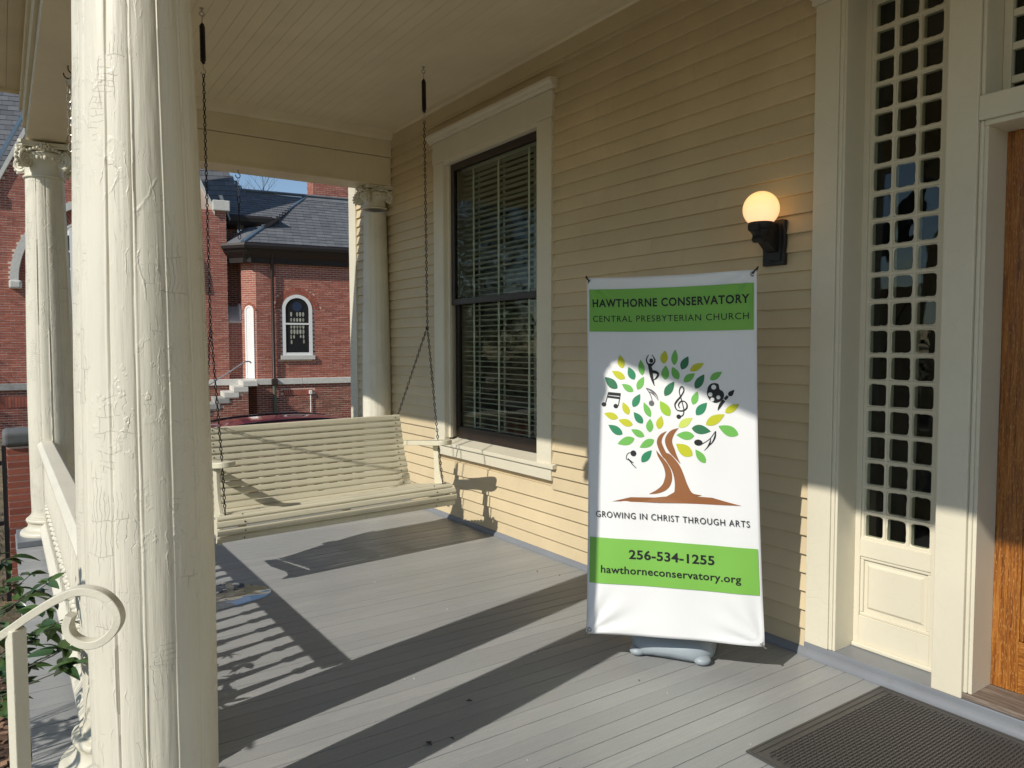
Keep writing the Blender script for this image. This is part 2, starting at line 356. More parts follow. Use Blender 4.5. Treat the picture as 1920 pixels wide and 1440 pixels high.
def put_raw(me, name, parent, loc=(0, 0, 0), rot=(0, 0, 0), scl=(1, 1, 1)):
    """an object with shared mesh at a world place under parent (parents have no rotation)"""
    o = bpy.data.objects.new(name, me); C.objects.link(o); o.location = loc; o.rotation_euler = rot; o.scale = scl
    if parent: put(o, parent)
    return o
def empty(name, loc, label, cat, group=None):
    o = bpy.data.objects.new(name, None); C.objects.link(o); o.location = loc; o.empty_display_size = .1
    tag(o, label, cat, group); return o
def tag(o, label, cat, group=None):
    o['label'] = label; o['category'] = cat
    if group: o['group'] = group
    return o
def crom(pts, n=6, closed=False):
    out = []; k = len(pts); dim = len(pts[0])
    rng = range(k) if closed else range(k-1)
    for i in rng:
        P = [pts[(i+j) % k] if closed else pts[max(0, min(k-1, i+j))] for j in (-1, 0, 1, 2)]
        for q in range(n):
            t = q/n
            out.append(tuple(.5*((2*P[1][d]) + (-P[0][d]+P[2][d])*t + (2*P[0][d]-5*P[1][d]+4*P[2][d]-P[3][d])*t*t + (-P[0][d]+3*P[1][d]-3*P[2][d]+P[3][d])*t**3) for d in range(dim)))
    if not closed: out.append(tuple(pts[-1]))
    return out
def link_chain(mb, p0, p1, L=.030, wire=.0028, seg=8, wseg=5, twist=PI/2, wide=.42):
    p0, p1 = Vector(p0), Vector(p1); d = p1-p0; n = max(2, round(d.length/(L-2.6*wire))); t = d.normalized()
    a = t.cross(Vector((0, 1, 0)) if abs(t.y) < .8 else Vector((1, 0, 0))).normalized(); b = t.cross(a)
    step = d.length/n; h = (step+2.6*wire)/2
    for i in range(n):
        c = p0+t*step*(i+.5); an = i*twist+.5+(.25*i if twist != PI/2 else 0); s = a*math.cos(an)+b*math.sin(an)
        w = L*wide
        pts = [c+t*(h-wire)*math.cos(q)*1.0+s*(w/2)*math.sin(q)*(1.0 if abs(math.cos(q)) < .8 else 1.12) for q in [2*PI*k/seg for k in range(seg)]]
        mb.tube(pts, wire, wseg, closed=True)
    return mb
# =================================================================== GROUND
g = MB().add([(-90, -70, -1.1), (110, -70, -1.1), (110, 130, -1.1), (-90, 130, -1.1)], [(0, 1, 2, 3)]).build('lawn', 'lawn'); g['kind'] = 'structure'
def sheet(name, mat, poly, z):
    o = MB().add([(x, y, z) for x, y in poly], [tuple(range(len(poly)))]).build(name, mat); o['kind'] = 'structure'; return o
sheet('mulch_bed', 'mulch', [(-5.6, 1.2), (-3.12, 1.2), (-3.12, 7.4), (-4.1, 7.7), (-5.3, 6.0), (-5.8, 3.5)], -1.094)
sheet('driveway', 'asphalt', [(-2.4, 10.2), (14, 10.2), (14, 15.6), (-2.4, 15.6)], -1.096)
sheet('street', 'asphalt', [(-16, -60), (-9, -60), (-9, 110), (-16, 110)], -1.095)
mb = MB()
for i in range(1500):
    x = random.uniform(-4.4, -3.17); y = random.uniform(1.9, 7.4); L = random.uniform(.012, .035); w = L*random.uniform(.3, .7)
    m = Matrix.Translation((x, y, -1.085+random.uniform(0, .02))) @ Matrix.Rotation(random.uniform(0, 6.3), 4, 'Z') @ Matrix.Rotation(random.uniform(-.5, .5), 4, 'X')
    mb.box(-L, L, -w, w, -.004, .004, m)
o = mb.build('bark_chips', 'chip', kind='stuff'); tag(o, 'loose light brown bark chips lying in the bed beside the porch', 'bark chips')
mb = MB()
for i in range(5000):
    x = random.uniform(-6.5, -2.4); y = random.uniform(7.6, 19); h = random.uniform(.03, .09); a = random.uniform(0, 6.3); w = .004+h*.06
    dx, dy = math.cos(a)*w, math.sin(a)*w; lx, ly = random.uniform(-.04, .04), random.uniform(-.04, .04)
    mb.add([(x-dx, y-dy, -1.1), (x+dx, y+dy, -1.1), (x+lx, y+ly, -1.1+h)], [(0, 1, 2)])
mt = foliage('dry_grass', (.15, .12, .06), (.28, .22, .12))
o = mb.build('dry_grass', mt, kind='stuff'); tag(o, 'short dry winter grass tufts on the lawn left of the church path', 'grass')
# =================================================================== PORCH FLOOR
pf = MB().box(-3.12, -.0, -1.2, 7.08, -1.1, -.032).build('porch_floor', 'greypaint'); pf['kind'] = 'structure'
y = -1.18; k = 0
while y < 7.06:
    dz = random.uniform(-.0006, .0006)
    m_ = MB(); xe = -3.155+random.uniform(-.003, .003)
    m_.box(xe, -.004, y+.0014, y+.0886, -.030, dz)
    m_.build('floor_board', 'floor', pf, bevel=.0012, segs=1); y += .09; k += 1
# puddle of rain water near the column
pts = crom([(-2.30, 4.40), (-2.18, 4.37), (-2.02, 4.41), (-1.96, 4.43), (-1.90, 4.49), (-1.88, 4.58), (-1.93, 4.68), (-2.02, 4.80), (-2.18, 4.90), (-2.42, 4.88), (-2.55, 4.65)], 5, True)
o = MB().add([(x, y, .0025) for x, y in pts], [tuple(range(len(pts)))]).build('puddle', 'water'); tag(o, 'thin rain puddle on the grey boards reflecting blue sky', 'puddle')
# =================================================================== HOUSE
house = empty('house', (0, 3, -1.1), 'tan clapboard house with cream trim behind the porch, oak front door and tall window', 'house')
H = house
def hb(name, mat, *b, bevel=0, **k): return MB().box(*b).build(name, mat, H, bevel=bevel, **k)
# backing wall and shell (with real openings)
wy0, wy1, wz0, wz1 = 4.294, 5.65, .70, 3.05
mb = MB()
mb.box(.022, .30, 5.70, 7.72, -1.1, 7)
mb.box(.022, .30, 2.06, 4.25, -1.1, 7)
mb.box(.022, .30, 4.25, 5.70, -1.1, .62); mb.box(.022, .30, 4.25, 5.70, 3.10, 7)
mb.box(.022, .30, -6, -1.2, -1.1, 7); mb.box(.03, .30, -1.2, 2.06, 3.45, 7); mb.box(.19, .30, -1.2, 2.06, -1.1, .05)
mb.box(.30, 9, 7.42, 7.72, -1.1, 7); mb.box(.3, 9, -6, -5.7, -1.1, 7); mb.box(8.7, 9, -5.7, 7.42, -1.1, 7)
mb.build('wall_core', 'siding', H)
mb = MB(); mb.box(.30, 8.7, -5.7, 7.42, -.1, .0); mb.box(.3, 8.7, -5.7, 7.42, 3.7, 3.8); mb.box(2.6, 2.7, -5.7, 7.42, 0, 3.7)
mb.box(.30, 2.6, 2.9, 3.0, 0, 3.7); mb.build('room_walls', 'room', H)
mb = MB(); mb.box(-.6, 9.3, -6.3, 8.1, 7.0, 7.25); mb.build('house_roof', 'slate', H)
# siding
P = .0914
def course(y0, y1, z0, z1=None):
    z1 = z1 or z0+P+.012
    poly = [(-.019, z0), (.0, z0-.0005), (.021, z0+.001), (.021, z1), (-.001, z1)]
    poly = [(-.0245, z0), (-.0260, z0+.0015), (-.0260, z0+.004), (-.003, z1), (.021, z1), (.021, z0)]
    j = random.uniform(-.0012, .0012)
    MB().prism(poly, (0, 0, j), (1, 0, 0), (0, 0, 1), (0, 1, 0), y0, y1).build('siding_board', 'siding', H, fix=True)
k = 0; z = .030
while z < 3.43:
    segs = [(2.095, 7.565)]
    if z+P > .545 and z < 3.28: segs = [(2.095, 4.124), (5.82, 7.565)]
    for a, b in segs:
        if b-a > 3.0 and random.random() < .75:
            c = random.uniform(a+.8, b-.8); course(a, c-.0006, z); course(c+.0006, b, z)
        elif b-a > 1.9 and random.random() < .3:
            c = random.uniform(a+.5, b-.5); course(a, c-.0006, z); course(c+.0006, b, z)
        else: course(a, b, z)
    z += P; k += 1
hb('frieze_board', 'siding', -.022, .021, 2.1, 7.56, 3.44, 3.568)
hb('frieze_board', 'siding', -.010, .021, 2.1, 7.56, 3.405, 3.44)
MB().box(-.035, .1, 7.565, 7.75, -.6, 7).build('corner_board', 'trim', H, bevel=.003)
# wall base: quarter round
mb = MB(); mb.prism([(-.052, 0.001), (-.050, .012), (-.042, .026), (-.028, .036), (-.0, .038), (0, .001)], (0, 0, 0), (1, 0, 0), (0, 0, 1), (0, 1, 0), 2.10, 7.06)
mb.build('base_moulding', 'greypaint', H, smooth=30)
# ---------------- window
W = empty('window', (0, 5, .55), '', ''); del W['label']; del W['category']; put(W, H)
def wb(name, mat, *b, bevel=.002, **k): return MB().box(*b).build(name, mat, W, bevel=bevel, **k)
wb('side_casing', 'trim', -.034, .02, 4.124, 4.294, .662, 3.075); wb('side_casing', 'trim', -.034, .02, 5.65, 5.82, .662, 3.075)
wb('head_casing', 'trim', -.037, .02, 4.112, 5.832, 3.077, 3.258)
mb = MB(); mb.prism([(0.02, 3.26), (-.045, 3.26), (-.048, 3.268), (-.062, 3.274), (-.068, 3.292), (-.085, 3.304), (-.088, 3.322), (.02, 3.334)], (0, 0, 0), (1, 0, 0), (0, 0, 1), (0, 1, 0), 4.075, 5.868)
mb.build('crown_moulding', 'trim', W, smooth=30)
wb('jamb', 'trim', -.03, .12, 4.27, 4.3, .7, 3.05); wb('jamb', 'trim', -.03, .12, 5.645, 5.68, .7, 3.05); wb('jamb', 'trim', -.03, .12, 4.3, 5.645, 3.048, 3.08)
wb('window_stop', 'trim', .005, .03, 5.610, 5.645, .7, 3.048); wb('window_stop', 'trim', .005, .03, 4.3, 4.318, .7, 3.048)
mb = MB(); mb.prism([(-.054, .632), (-.054, .660), (.13, .705), (.13, .632)], (0, 0, 0), (1, 0, 0), (0, 0, 1), (0, 1, 0), 4.08, 5.86); mb.build('sill', 'trim', W, bevel=.003)
mb = MB(); mb.prism([(-.032, .545), (-.036, .625), (-.034, .631), (.02, .631), (.02, .545)], (0, 0, 0), (1, 0, 0), (0, 0, 1), (0, 1, 0), 4.124, 5.82); mb.build('apron', 'trim', W, bevel=.003)
def sash(x, z0, z1, bot, top):
    mb = MB(); ya, yb = 4.318, 5.612
    mb.box(x, x+.035, ya, ya+.055, z0, z1); mb.box(x, x+.035, yb-.055, yb, z0, z1)
    mb.box(x-.0008, x+.036, ya+.055, yb-.055, z0, z0+bot); mb.box(x-.0008, x+.036, ya+.055, yb-.055, z1-top, z1)
    s = mb.build('sash', 'dark', W, bevel=.003)
    g = MB().box(x+.016, x+.02, ya+.05, yb-.05, z0+bot-.004, z1-top+.004).build('glass', 'glass', s); return s
sash(.022, 1.85, 3.046, .05, .06); sash(.062, .705, 1.905, .095, .045)
sl = MB(); n = 5
yy0, yy1 = 4.33, 5.60
prof = [(-.024, -.004), (-.012, .0015), (0, .003), (.012, .0015), (.024, -.004), (.024, -.006), (0, .001), (-.024, -.006)]
sl.prism(prof, (0, 0, 0), (1, 0, 0), (0, 0, 1), (0, 1, 0), yy0, yy1); me = sl.mesh('slat', 'blind', 30)
z = .80
while z < 2.98:
    o = put_raw(me, 'slat', W, (.150, 0, z), (random.uniform(-.0012, .0012), .12+random.uniform(-.03, .03), 0)); z += .0435
mb = MB()
for yy in (4.60, 5.02, 5.40): mb.box(.122, .1235, yy-.013, yy+.013, .78, 3.0); mb.box(.177, .1785, yy-.013, yy+.013, .78, 3.0)
mb.build('ladder_tape', 'blind', W); wb('head_rail', 'blind', .12, .18, yy0, yy1, 2.99, 3.04); wb('bottom_rail', 'blind', .13, .175, yy0, yy1, .765, .785)
# ---------------- entrance: sill, casings, sidelight, door
hb('door_sill', 'greypaint', -.030, .19, -.4, 2.112, .02, .062, bevel=.004)
mb = MB(); mb.prism([(-.058, .001), (-.056, .014), (-.048, .028), (-.034, .037), (-.0305, .038), (-.0305, .001)], (0, 0, 0), (1, 0, 0), (0, 0, 1), (0, 1, 0), -.4, 2.10)
mb.build('sill_moulding', 'greypaint', H, smooth=30)
hb('pilaster_casing', 'trim', -.034, .022, 1.985, 2.105, .063, 3.07, bevel=.003)
hb('casing_bead', 'trim', -.028, .02, 1.967, 1.9845, .063, 3.07, bevel=.004)
hb('casing_cap', 'trim', -.05, .02, 1.95, 2.12, 3.071, 3.10, bevel=.004); hb('casing_cap', 'trim', -.062, .02, 1.94, 2.132, 3.101, 3.14, bevel=.006)
hb('head_casing', 'trim', -.034, .022, -.4, 2.105, 3.141, 3.45, bevel=.003)
hb('jamb', 'trim', -.02, .15, 1.955, 1.9665, .063, 3.14); hb('wall_return', 'trim', .022, .19, 1.9665, 2.059, .05, 3.45)
SX = .140
S = empty('sidelight', (SX, 1.75, .06), '', ''); del S['label']; del S['category']; put(S, H)
def sb(name, mat, *b, bevel=.002, **k): return MB().box(*b).build(name, mat, S, bevel=bevel, **k)
sb('stile', 'trim', SX-.012, SX+.04, 1.928, 1.9548, .063, 3.40); sb('stile', 'trim', SX-.012, SX+.04, 1.50, 1.602, .063, 3.40)
sb('bottom_rail', 'trim', SX-.012, SX+.04, 1.602, 1.928, .50, .582); sb('bottom_rail', 'trim', SX-.012, SX+.04, 1.602, 1.928, .063, .215)
sb('base_strip', 'trim', SX-.030, SX-.0125, 1.51, 1.953, .063, .085, bevel=.006)
sb('panel_ground', 'trim', SX+.006, SX+.04, 1.602, 1.928, .215, .50)
mb = MB()
for (a, b, c, d) in ((1.602, 1.928, .484, .5), (1.602, 1.928, .215, .231)): mb.box(SX-.006, SX+.006, a, b, c, d)
for (a, b, c, d) in ((1.602, 1.618, .231, .484), (1.912, 1.928, .231, .484)): mb.box(SX-.006, SX+.006, a, b, c, d)
mb.build('panel_moulding', 'trim', S, bevel=.004)
mb = MB(); Y0, Y1, Z0, Z1 = 1.645, 1.885, .262, .455
vs = [(SX+.006, Y0-.012, Z0-.012), (SX+.006, Y1+.012, Z0-.012), (SX+.006, Y1+.012, Z1+.012), (SX+.006, Y0-.012, Z1+.012), (SX-.003, Y0, Z0), (SX-.003, Y1, Z0), (SX-.003, Y1, Z1), (SX-.003, Y0, Z1)]
mb.add(vs, [(4, 7, 6, 5), (0, 1, 5, 4), (1, 2, 6, 5), (2, 3, 7, 6), (3, 0, 4, 7)]).build('raised_panel', 'trim', S)
def muntin(mb, horizontal, c, a0, a1, w=.0108):
    poly = [(-w*.5, -.005), (w*.5, -.005), (w, .006), (w, .03), (-w, .03), (-w, .006)]
    if horizontal: mb.prism([(q, p) for p, q in poly], (SX, 0, c), (1, 0, 0), (0, 0, 1), (0, 1, 0), a0, a1)
    else: mb.prism([(q, p) for p, q in poly], (SX+.0012, c, 0), (1, 0, 0), (0, 1, 0), (0, 0, 1), a0, a1)
pitch_ = .1238; ybars = [1.928-.006, 1.819, 1.710, 1.602+.006]
pane = MB().box(-.002, .002, -.047, .047, -.054, .054).mesh('pane', 'glass')
for yc in ybars: 
    mb = MB(); muntin(mb, False, yc, .575, 3.40); mb.build('muntin', 'trim', S)
zt = .582; r = 0
while zt < 3.36:
    mb = MB(); muntin(mb, True, zt+.004, 1.602, 1.928); mb.build('muntin', 'trim', S)
    for i in range(3):
        o = put_raw(pane, 'pane', S, (SX+.005+random.uniform(0, .001), (ybars[i]+ybars[i+1])/2, zt+.004+pitch_/2), (0, random.uniform(-.012, .012), random.uniform(-.014, .014)))
    zt += pitch_
mb = MB(); rr = random.Random(2)
zt = .582
while zt < 3.36:
    for i in range(3):
        cy, cz = (ybars[i]+ybars[i+1])/2, zt+.004+pitch_/2; n = 44; vo, vi = [], []; ph = rr.uniform(0, 50)
        for k in range(n):
            a = 2*PI*k/n; ca, sa = math.cos(a), math.sin(a); q = max(abs(ca), abs(sa)); ex, ez = ca/q, sa/q
            r_ = (abs(ca)**7+abs(sa)**7)**(-1/7); jn = noise.noise(Vector((math.cos(a)*2.2+ph, math.sin(a)*2.2, ph)))*.0032+noise.noise(Vector((math.cos(a)*7+ph, math.sin(a)*7, 3)))*.0016
            vo.append((SX+.0022, cy+ex*.0475, cz+ez*.0555)); vi.append((SX+.0030, cy+ca*r_*(.0432+jn), cz+sa*r_*(.0505+jn)))
        o_ = len(mb.v); mb.add(vo+vi, [(k, (k+1) % n, n+(k+1) % n, n+k) for k in range(n)])
    zt += pitch_
mb.build('paint_edge', 'trim', S, kind='stuff')
# post between sidelight and door
hb('door_post', 'trim', -.034, .19, 1.392, 1.512, .063, 3.45, bevel=.004)
hb('casing_bead', 'trim', -.022, .19, 1.376, 1.3915, .087, 2.372, bevel=.005)
hb('casing_bead', 'trim', -.022, .19, 1.376, 1.3915, 2.47, 3.14, bevel=.005)
hb('jamb', 'trim', -.012, .17, 1.362, 1.3755, .087, 2.36)
hb('transom_bar', 'trim', -.034, .19, .30, 1.3915, 2.373, 2.468, bevel=.004)
hb('head_bead', 'trim', -.018, .17, .30, 1.3755, 2.352, 2.3725, bevel=.004)
hb('threshold', 'threshold', -.026, .24, .28, 1.392, .063, .086, bevel=.003)
T = empty('transom', (SX, .9, 2.47), '', ''); del T['label']; del T['category']; put(T, H)
MB().box(.12, .16, 1.345, 1.3755, 2.468, 3.14).build('stile', 'trim', T, bevel=.003); MB().box(.12, .16, .30, 1.345, 2.468, 2.49).build('rail', 'trim', T, bevel=.003)
mb = MB()
for i in range(9): mb.box(.128, .150, 1.345-.112*(i+1)-.014, 1.345-.112*(i+1)+.014, 2.49, 3.14)
for i in range(6): mb.box(.1285, .151, .3, 1.344, 2.534+.129*i, 2.562+.129*i)
mb.build('muntin', 'trim', T); MB().box(.144, .147, .3, 1.344, 2.49, 3.14).build('glass', 'glass', T)
Dr = empty('door', (.16, .85, .087), '', ''); del Dr['label']; del Dr['category']; put(Dr, H)
def db(n, m, *b, **k): return MB().box(*b).build(n, m, Dr, bevel=.002, **k)
db('stile', 'oak', .150, .195, 1.262, 1.3615, .088, 2.35); db('stile', 'oak', .150, .195, .36, .46, .088, 2.35)
for a, b in ((.088, .30), (.765, .93), (1.50, 1.62), (2.22, 2.35)): db('rail', 'oakh', .1508, .195, .46, 1.262, a, b)
for a, b in ((.30, .765), (.93, 1.50), (1.62, 2.22)):
    db('panel', 'oakh', .172, .19, .46, 1.262, a, b); db('panel', 'oakh', .163, .172, .53, 1.19, a+.06, b-.06)
    mb = MB(); mb.box(.153, .171, 1.245, 1.262, a, b); mb.box(.153, .171, .46, 1.245, b-.017, b); mb.box(.153, .171, .46, 1.245, a, a+.017); mb.build('panel_moulding', 'oak', Dr, bevel=.006)
hb('door_post', 'trim', -.034, .19, .16, .28, .063, 3.45, bevel=.004); hb('wall_panel', 'siding', 0, .03, -1.2, .16, 0, 3.45)
# ---------------- ceiling and beams
y0c, y1c = -1.4, 6.69
x = -2.75
mb = MB().prism([(-3.55, 3.62), (-3.55, 3.66), (.02, 4.95), (.02, 3.592), (-3.0, 3.592)], (0, 0, 0), (1, 0, 0), (0, 0, 1), (0, 1, 0), -1.6, 7.04).build('porch_roof', 'slate', H, fix=True)
while x < -.003:
    m_ = MB(); x2 = min(x+.0825, -.001)
    m_.prism([(x+.0003, 3.5675), (x+.0018, 3.566), (x2-.0018, 3.566), (x2-.0003, 3.5675), (x2-.0003, 3.588), (x+.0003, 3.588)], (0, 0, 0), (1, 0, 0), (0, 0, 1), (0, 1, 0), y0c, y1c)
    m_.build('ceiling_board', 'ceiling', H); x += .083
# end beam
def eb(name, *b, mat='beam', bevel=.002): return hb(name, mat, *b, bevel=bevel)
eb('beam_fascia', -2.75, -.0205, 6.705, 6.73, 3.082, 3.325); eb('beam_fascia', -2.75, -.0205, 6.690, 6.73, 3.330, 3.482)
eb('beam_soffit', -2.75, -.0205, 6.697, 6.985, 3.055, 3.081)
eb('beam_fascia', -3.0, -.0, 6.955, 6.98, 3.082, 3.49)
mb = MB(); mb.prism([(6.69, 3.483), (6.675, 3.487), (6.66, 3.50), (6.648, 3.525), (6.642, 3.552), (6.628, 3.5655), (6.70, 3.5655), (6.70, 3.483)], (0, 0, 0), (0, 1, 0), (0, 0, 1), (1, 0, 0), -2.75, -.0225); mb.build('cove_moulding', 'beam', H, smooth=35)
mb = MB(); mb.prism([(-.04, 3.5655), (-.036, 3.55), (-.0225, 3.54), (-.0225, 3.5655)], (0, 0, 0), (1, 0, 0), (0, 0, 1), (0, 1, 0), 2.1, 6.62); mb.build('wall_moulding', 'ceiling', H)
# front beam (over the columns)
eb('beam_fascia', -2.775, -2.752, -1.4, 6.955, 3.082, 3.56); eb('beam_soffit', -3.0, -2.751, -1.4, 6.697, 3.055, 3.081)
eb('beam_soffit', -3.0, -2.751, 6.6975, 6.985, 3.0555, 3.081)
eb('beam_fascia', -2.992, -2.97, -1.4, 6.984, 3.0815, 3.20); eb('beam_fascia', -3.014, -2.97, -1.4, 6.99, 3.201, 3.33); eb('beam_moulding', -3.035, -2.99, -1.4, 7.0, 3.331, 3.36, bevel=.008)
eb('beam_fascia', -3.014, -2.97, -1.4, 6.99, 3.361, 3.495)
for i in range(6):
    eb('eave_board', -3.02-.09*(i+1)+.001, -3.02-.09*i, -1.4, 7.03, 3.497, 3.515)
eb('eave_fascia', -3.60, -3.561, -1.4, 7.04, 3.50, 3.62); eb('gable_fascia', -3.56, .0, 7.031, 7.06, 3.47, 3.62)
# =================================================================== COLUMNS
SEAMS = [math.radians(a) for a in (-16-90+0, 11.5-90, 38-90, 65-90, 92-90, 120-90, 148-90, 176-90, 204-90, 231-90, 258-90, 284-90, 317-90)]
def rprof(z, z1, s=1.0):
    t = z/z1
    return s*(.171 + .0065*math.sin(PI*min(1, t*1.15)) - .034*max(0, t-.30)**1.35/.7**1.35)
def shaft_mesh(z0, z1, seg, rings, s=1.0, seed=0, off=0):
    vs = []; fs = []; rnd = random.Random(seed); kinks = [(rnd.uniform(0, 100), rnd.uniform(.6, 1.4), rnd.choice((-1, 1, 1))) for _ in SEAMS]
    for i in range(rings+1):
        z = z0+(z1-z0)*i/rings; r0 = rprof(z, 2.8, s)
        for k in range(seg):
            a = 2*PI*k/seg; r = r0
            for (sa, (kk, kw, sg)) in zip(SEAMS, kinks):
                w = noise.noise(Vector((kk, z*1.7, 0)))*.012+noise.noise(Vector((kk, z*9, 5)))*.006
                d = (a-sa-w-off+PI) % (2*PI)-PI
                if abs(d) < .3:
                    am = (.75+.9*noise.noise(Vector((kk, z*2.3, 9))))*kw
                    r += s*(.0034*am*math.exp(-(d/.018)**2)-.0044*am*math.exp(-((d+.034*sg)/.014)**2))
                    r += s*(-.0022*math.exp(-(d/.11)**2))
            r += s*.0011*noise.noise(Vector((math.cos(a)*4, math.sin(a)*4, z*1.2+seed)))+s*.0006*noise.noise(Vector((math.cos(a)*16, math.sin(a)*16, z*9+seed)))
            vs.append((r*math.cos(a), r*math.sin(a), z))
    for i in range(rings):
        for k in range(seg): fs.append((i*seg+k, i*seg+(k+1) % seg, (i+1)*seg+(k+1) % seg, (i+1)*seg+k))
    mb = MB(); mb.v = vs; mb.f = fs; me = mb.mesh('shaft', 'shaft', 80); uvl = me.uv_layers.new(name='UVMap'); d_ = [0.0]*(2*len(me.loops)); R_ = .17*s
    for p_ in me.polygons:
        k0 = p_.index % seg; i0 = p_.index // seg
        for li, (dk, di) in zip(p_.loop_indices, ((0, 0), (1, 0), (1, 1), (0, 1))): d_[2*li] = (k0+dk)*2*PI/seg*R_; d_[2*li+1] = z0+(z1-z0)*(i0+di)/rings
    uvl.data.foreach_set('uv', d_); return me
def base_mb(s=1.0):
    p = [(0, .012)]; R = .171*s
    p = [(R*1.42, .0), (R*1.42, .022)]
    for i in range(9): a = -PI/2+PI*i/8; p.append((R*1.34+.030*s*math.cos(a), .055*s+.030*s*math.sin(a)))
    p += [(R*1.27, .09*s), (R*1.20, .105*s), (R*1.17, .125*s), (R*1.18, .14*s), (R*1.22, .145*s)]
    for i in range(7): a = -PI/2+PI*i/6; p.append((R*1.16+.017*s*math.cos(a), .163*s+.017*s*math.sin(a)))
    p += [(R*1.10, .183*s), (R*1.10, .195*s), (R*1.04, .20*s), (R*1.0, .235*s), (R*.99, .26*s)]
    return MB().lathe(p, 72)
def spiral(mb, c, ax, up, R, thick, n, tubr, turns=2.2, flip=1):
    pts = []; rr = []
    for i in range(n):
        t = i/(n-1); a = turns*2*PI*t; r = R*(1-t)**.85*.9+R*.12*t
        pts.append(Vector(c)+Vector(ax)*(r*math.cos(a)*flip)+Vector(up)*(r*math.sin(a))); rr.append(tubr*(1-.45*t))
    mb.tube(pts, rr, 6)
def capital_parts(s=1.0):
    """angular Ionic capital; local z=0 at its foot"""
    r = rprof(2.75, 2.8, s); out = {}
    mb = MB(); p = []
    for i in range(7): a = -PI/2+PI*i/6; p.append((r+.004+.011*s*math.cos(a), .012*s+.011*s*math.sin(a)))
    p += [(r, .03*s), (r*.99, .10*s), (r*1.03, .115*s), (r*1.16, .135*s), (r*1.27, .165*s), (r*1.28, .185*s), (r*1.2, .20*s)]
    mb.lathe(p, 48)
    for i in range(20):
        a = 2*PI*i/20; mb.ball((math.cos(a)*r*1.20, math.sin(a)*r*1.20, .152*s), .017*s, 8, 6, (1, 1, 1.35))
        a += PI/20; mb.ball((math.cos(a)*r*1.22, math.sin(a)*r*1.22, .150*s), .007*s, 5, 4, (1, 1, 2))
    out['echinus'] = mb
    mb = MB(); A = .245*s
    def outline(A, dip, n=8):
        pts = []
        for q in range(4):
            a0 = PI/4+q*PI/2; a1 = a0+PI/2
            c0 = Vector((math.cos(a0), math.sin(a0)))*A; c1 = Vector((math.cos(a1), math.sin(a1)))*A
            t = (c1-c0).normalized(); m = Vector((math.cos(a0+PI/4), math.sin(a0+PI/4)))
            for i in range(n+1):
                f = i/n; p = c0.lerp(c1, .06+.88*f)-m*dip*math.sin(PI*f); pts.append((p.x, p.y))
        return pts
    mb.prism(outline(A, .028*s), (0, 0, 0), (1, 0, 0), (0, 1, 0), (0, 0, 1), .232*s, .25*s)
    mb.prism(outline(A*1.05, .028*s), (0, 0, 0), (1, 0, 0), (0, 1, 0), (0, 0, 1), .251*s, .275*s); out['abacus'] = mb
    for q in range(4):
        a = PI/4+q*PI/2; d = Vector((math.cos(a), math.sin(a), 0)); n = Vector((-d.y, d.x, 0)); c = d*(.200*s)+Vector((0, 0, .135*s))
        mb = MB()
        for sd_ in (-1, 1):
            # the band that sweeps from the middle of the face to the volute
            cc = c+n*(.020*s*sd_)
            spiral(mb, cc, d, (0, 0, 1), .080*s, 0, 40, .0125*s, 2.2, -1)
            mb.ball(cc+n*.006*s*sd_, .013*s, 8, 5)
            m0 = Vector((math.cos(a+sd_*PI/4), math.sin(a+sd_*PI/4), 0))*(.155*s)+Vector((0, 0, .212*s))
            m1 = cc+Vector((0, 0, .076*s))-d*.02*s
            mb.tube([m0, m0.lerp(m1, .5)+Vector((0, 0, .008*s)), m1], [.010*s, .013*s, .012*s], 6)
        # disc body
        pts = [(math.cos(t)*.070*s, math.sin(t)*.070*s) for t in [2*PI*i/20 for i in range(20)]]
        mb.prism(pts, c, d, (0, 0, 1), n, -.020*s, .020*s)
        for i in range(7):   # leaf on the outer rim
            t = -.9+i*.42; mb.ball(c+d*(.080*s*math.cos(t))+Vector((0, 0, .080*s*math.sin(t))), .014*s, 6, 4, (1, 1, 1))
        out['volute%d' % q] = mb
    for q in range(4):
        a = q*PI/2; d = Vector((math.cos(a), math.sin(a), 0)); n = Vector((-d.y, d.x, 0)); c = d*(.185*s)+Vector((0, 0, .235*s)); mb = MB()
        mb.ball(c, .016*s, 8, 5)
        for i in range(7): t = 2*PI*i/7; mb.ball(c+n*(.028*s*math.cos(t))+Vector((0, 0, .024*s*math.sin(t))), .013*s, 6, 4)
        for sd_ in (-1, 1):
            for i in range(4): mb.ball(c+n*(sd_*(.05+.024*i)*s)+Vector((0, 0, (-.012-.010*i)*s))-d*.006*s*i, .012*s, 6, 4)
        out['rosette%d' % q] = mb
    return out
def make_column(s, seg, rings, seed, parts_cap=True, off=0):
    root = empty('column', (0, 0, 0), 'x', 'column')
    sh = bpy.data.objects.new('shaft', shaft_mesh(.2*s, 2.79, seg, rings, s, seed, off)); C.objects.link(sh); sh.parent = root
    b = base_mb(s).mesh('base', 'column', 40); bo = bpy.data.objects.new('base', b); C.objects.link(bo); bo.parent = root
    ce = bpy.data.objects.new('capital', capital_parts(s)['echinus'].mesh('capital', 'column', 50)); C.objects.link(ce); ce.parent = root; ce.location = (0, 0, 2.78)
    for k, mb in capital_parts(s).items():
        if k == 'echinus': continue
        nm = k.rstrip('0123'); o = bpy.data.objects.new(nm, mb.mesh(nm, 'column', 50)); C.objects.link(o); o.parent = ce
    return root
def copy_tree(o, parent=None):
    c = o.copy(); C.objects.link(c); c.parent = parent
    for ch in o.children: copy_tree(ch, c)
    return c
G = 'cream Ionic porch columns'
colB = make_column(.945, 420, 560, 3); colB.location = (-2.864, 2.308, 0); tag(colB, 'large cream column with cracked paint in the left foreground, nearest the camera', 'column', G)
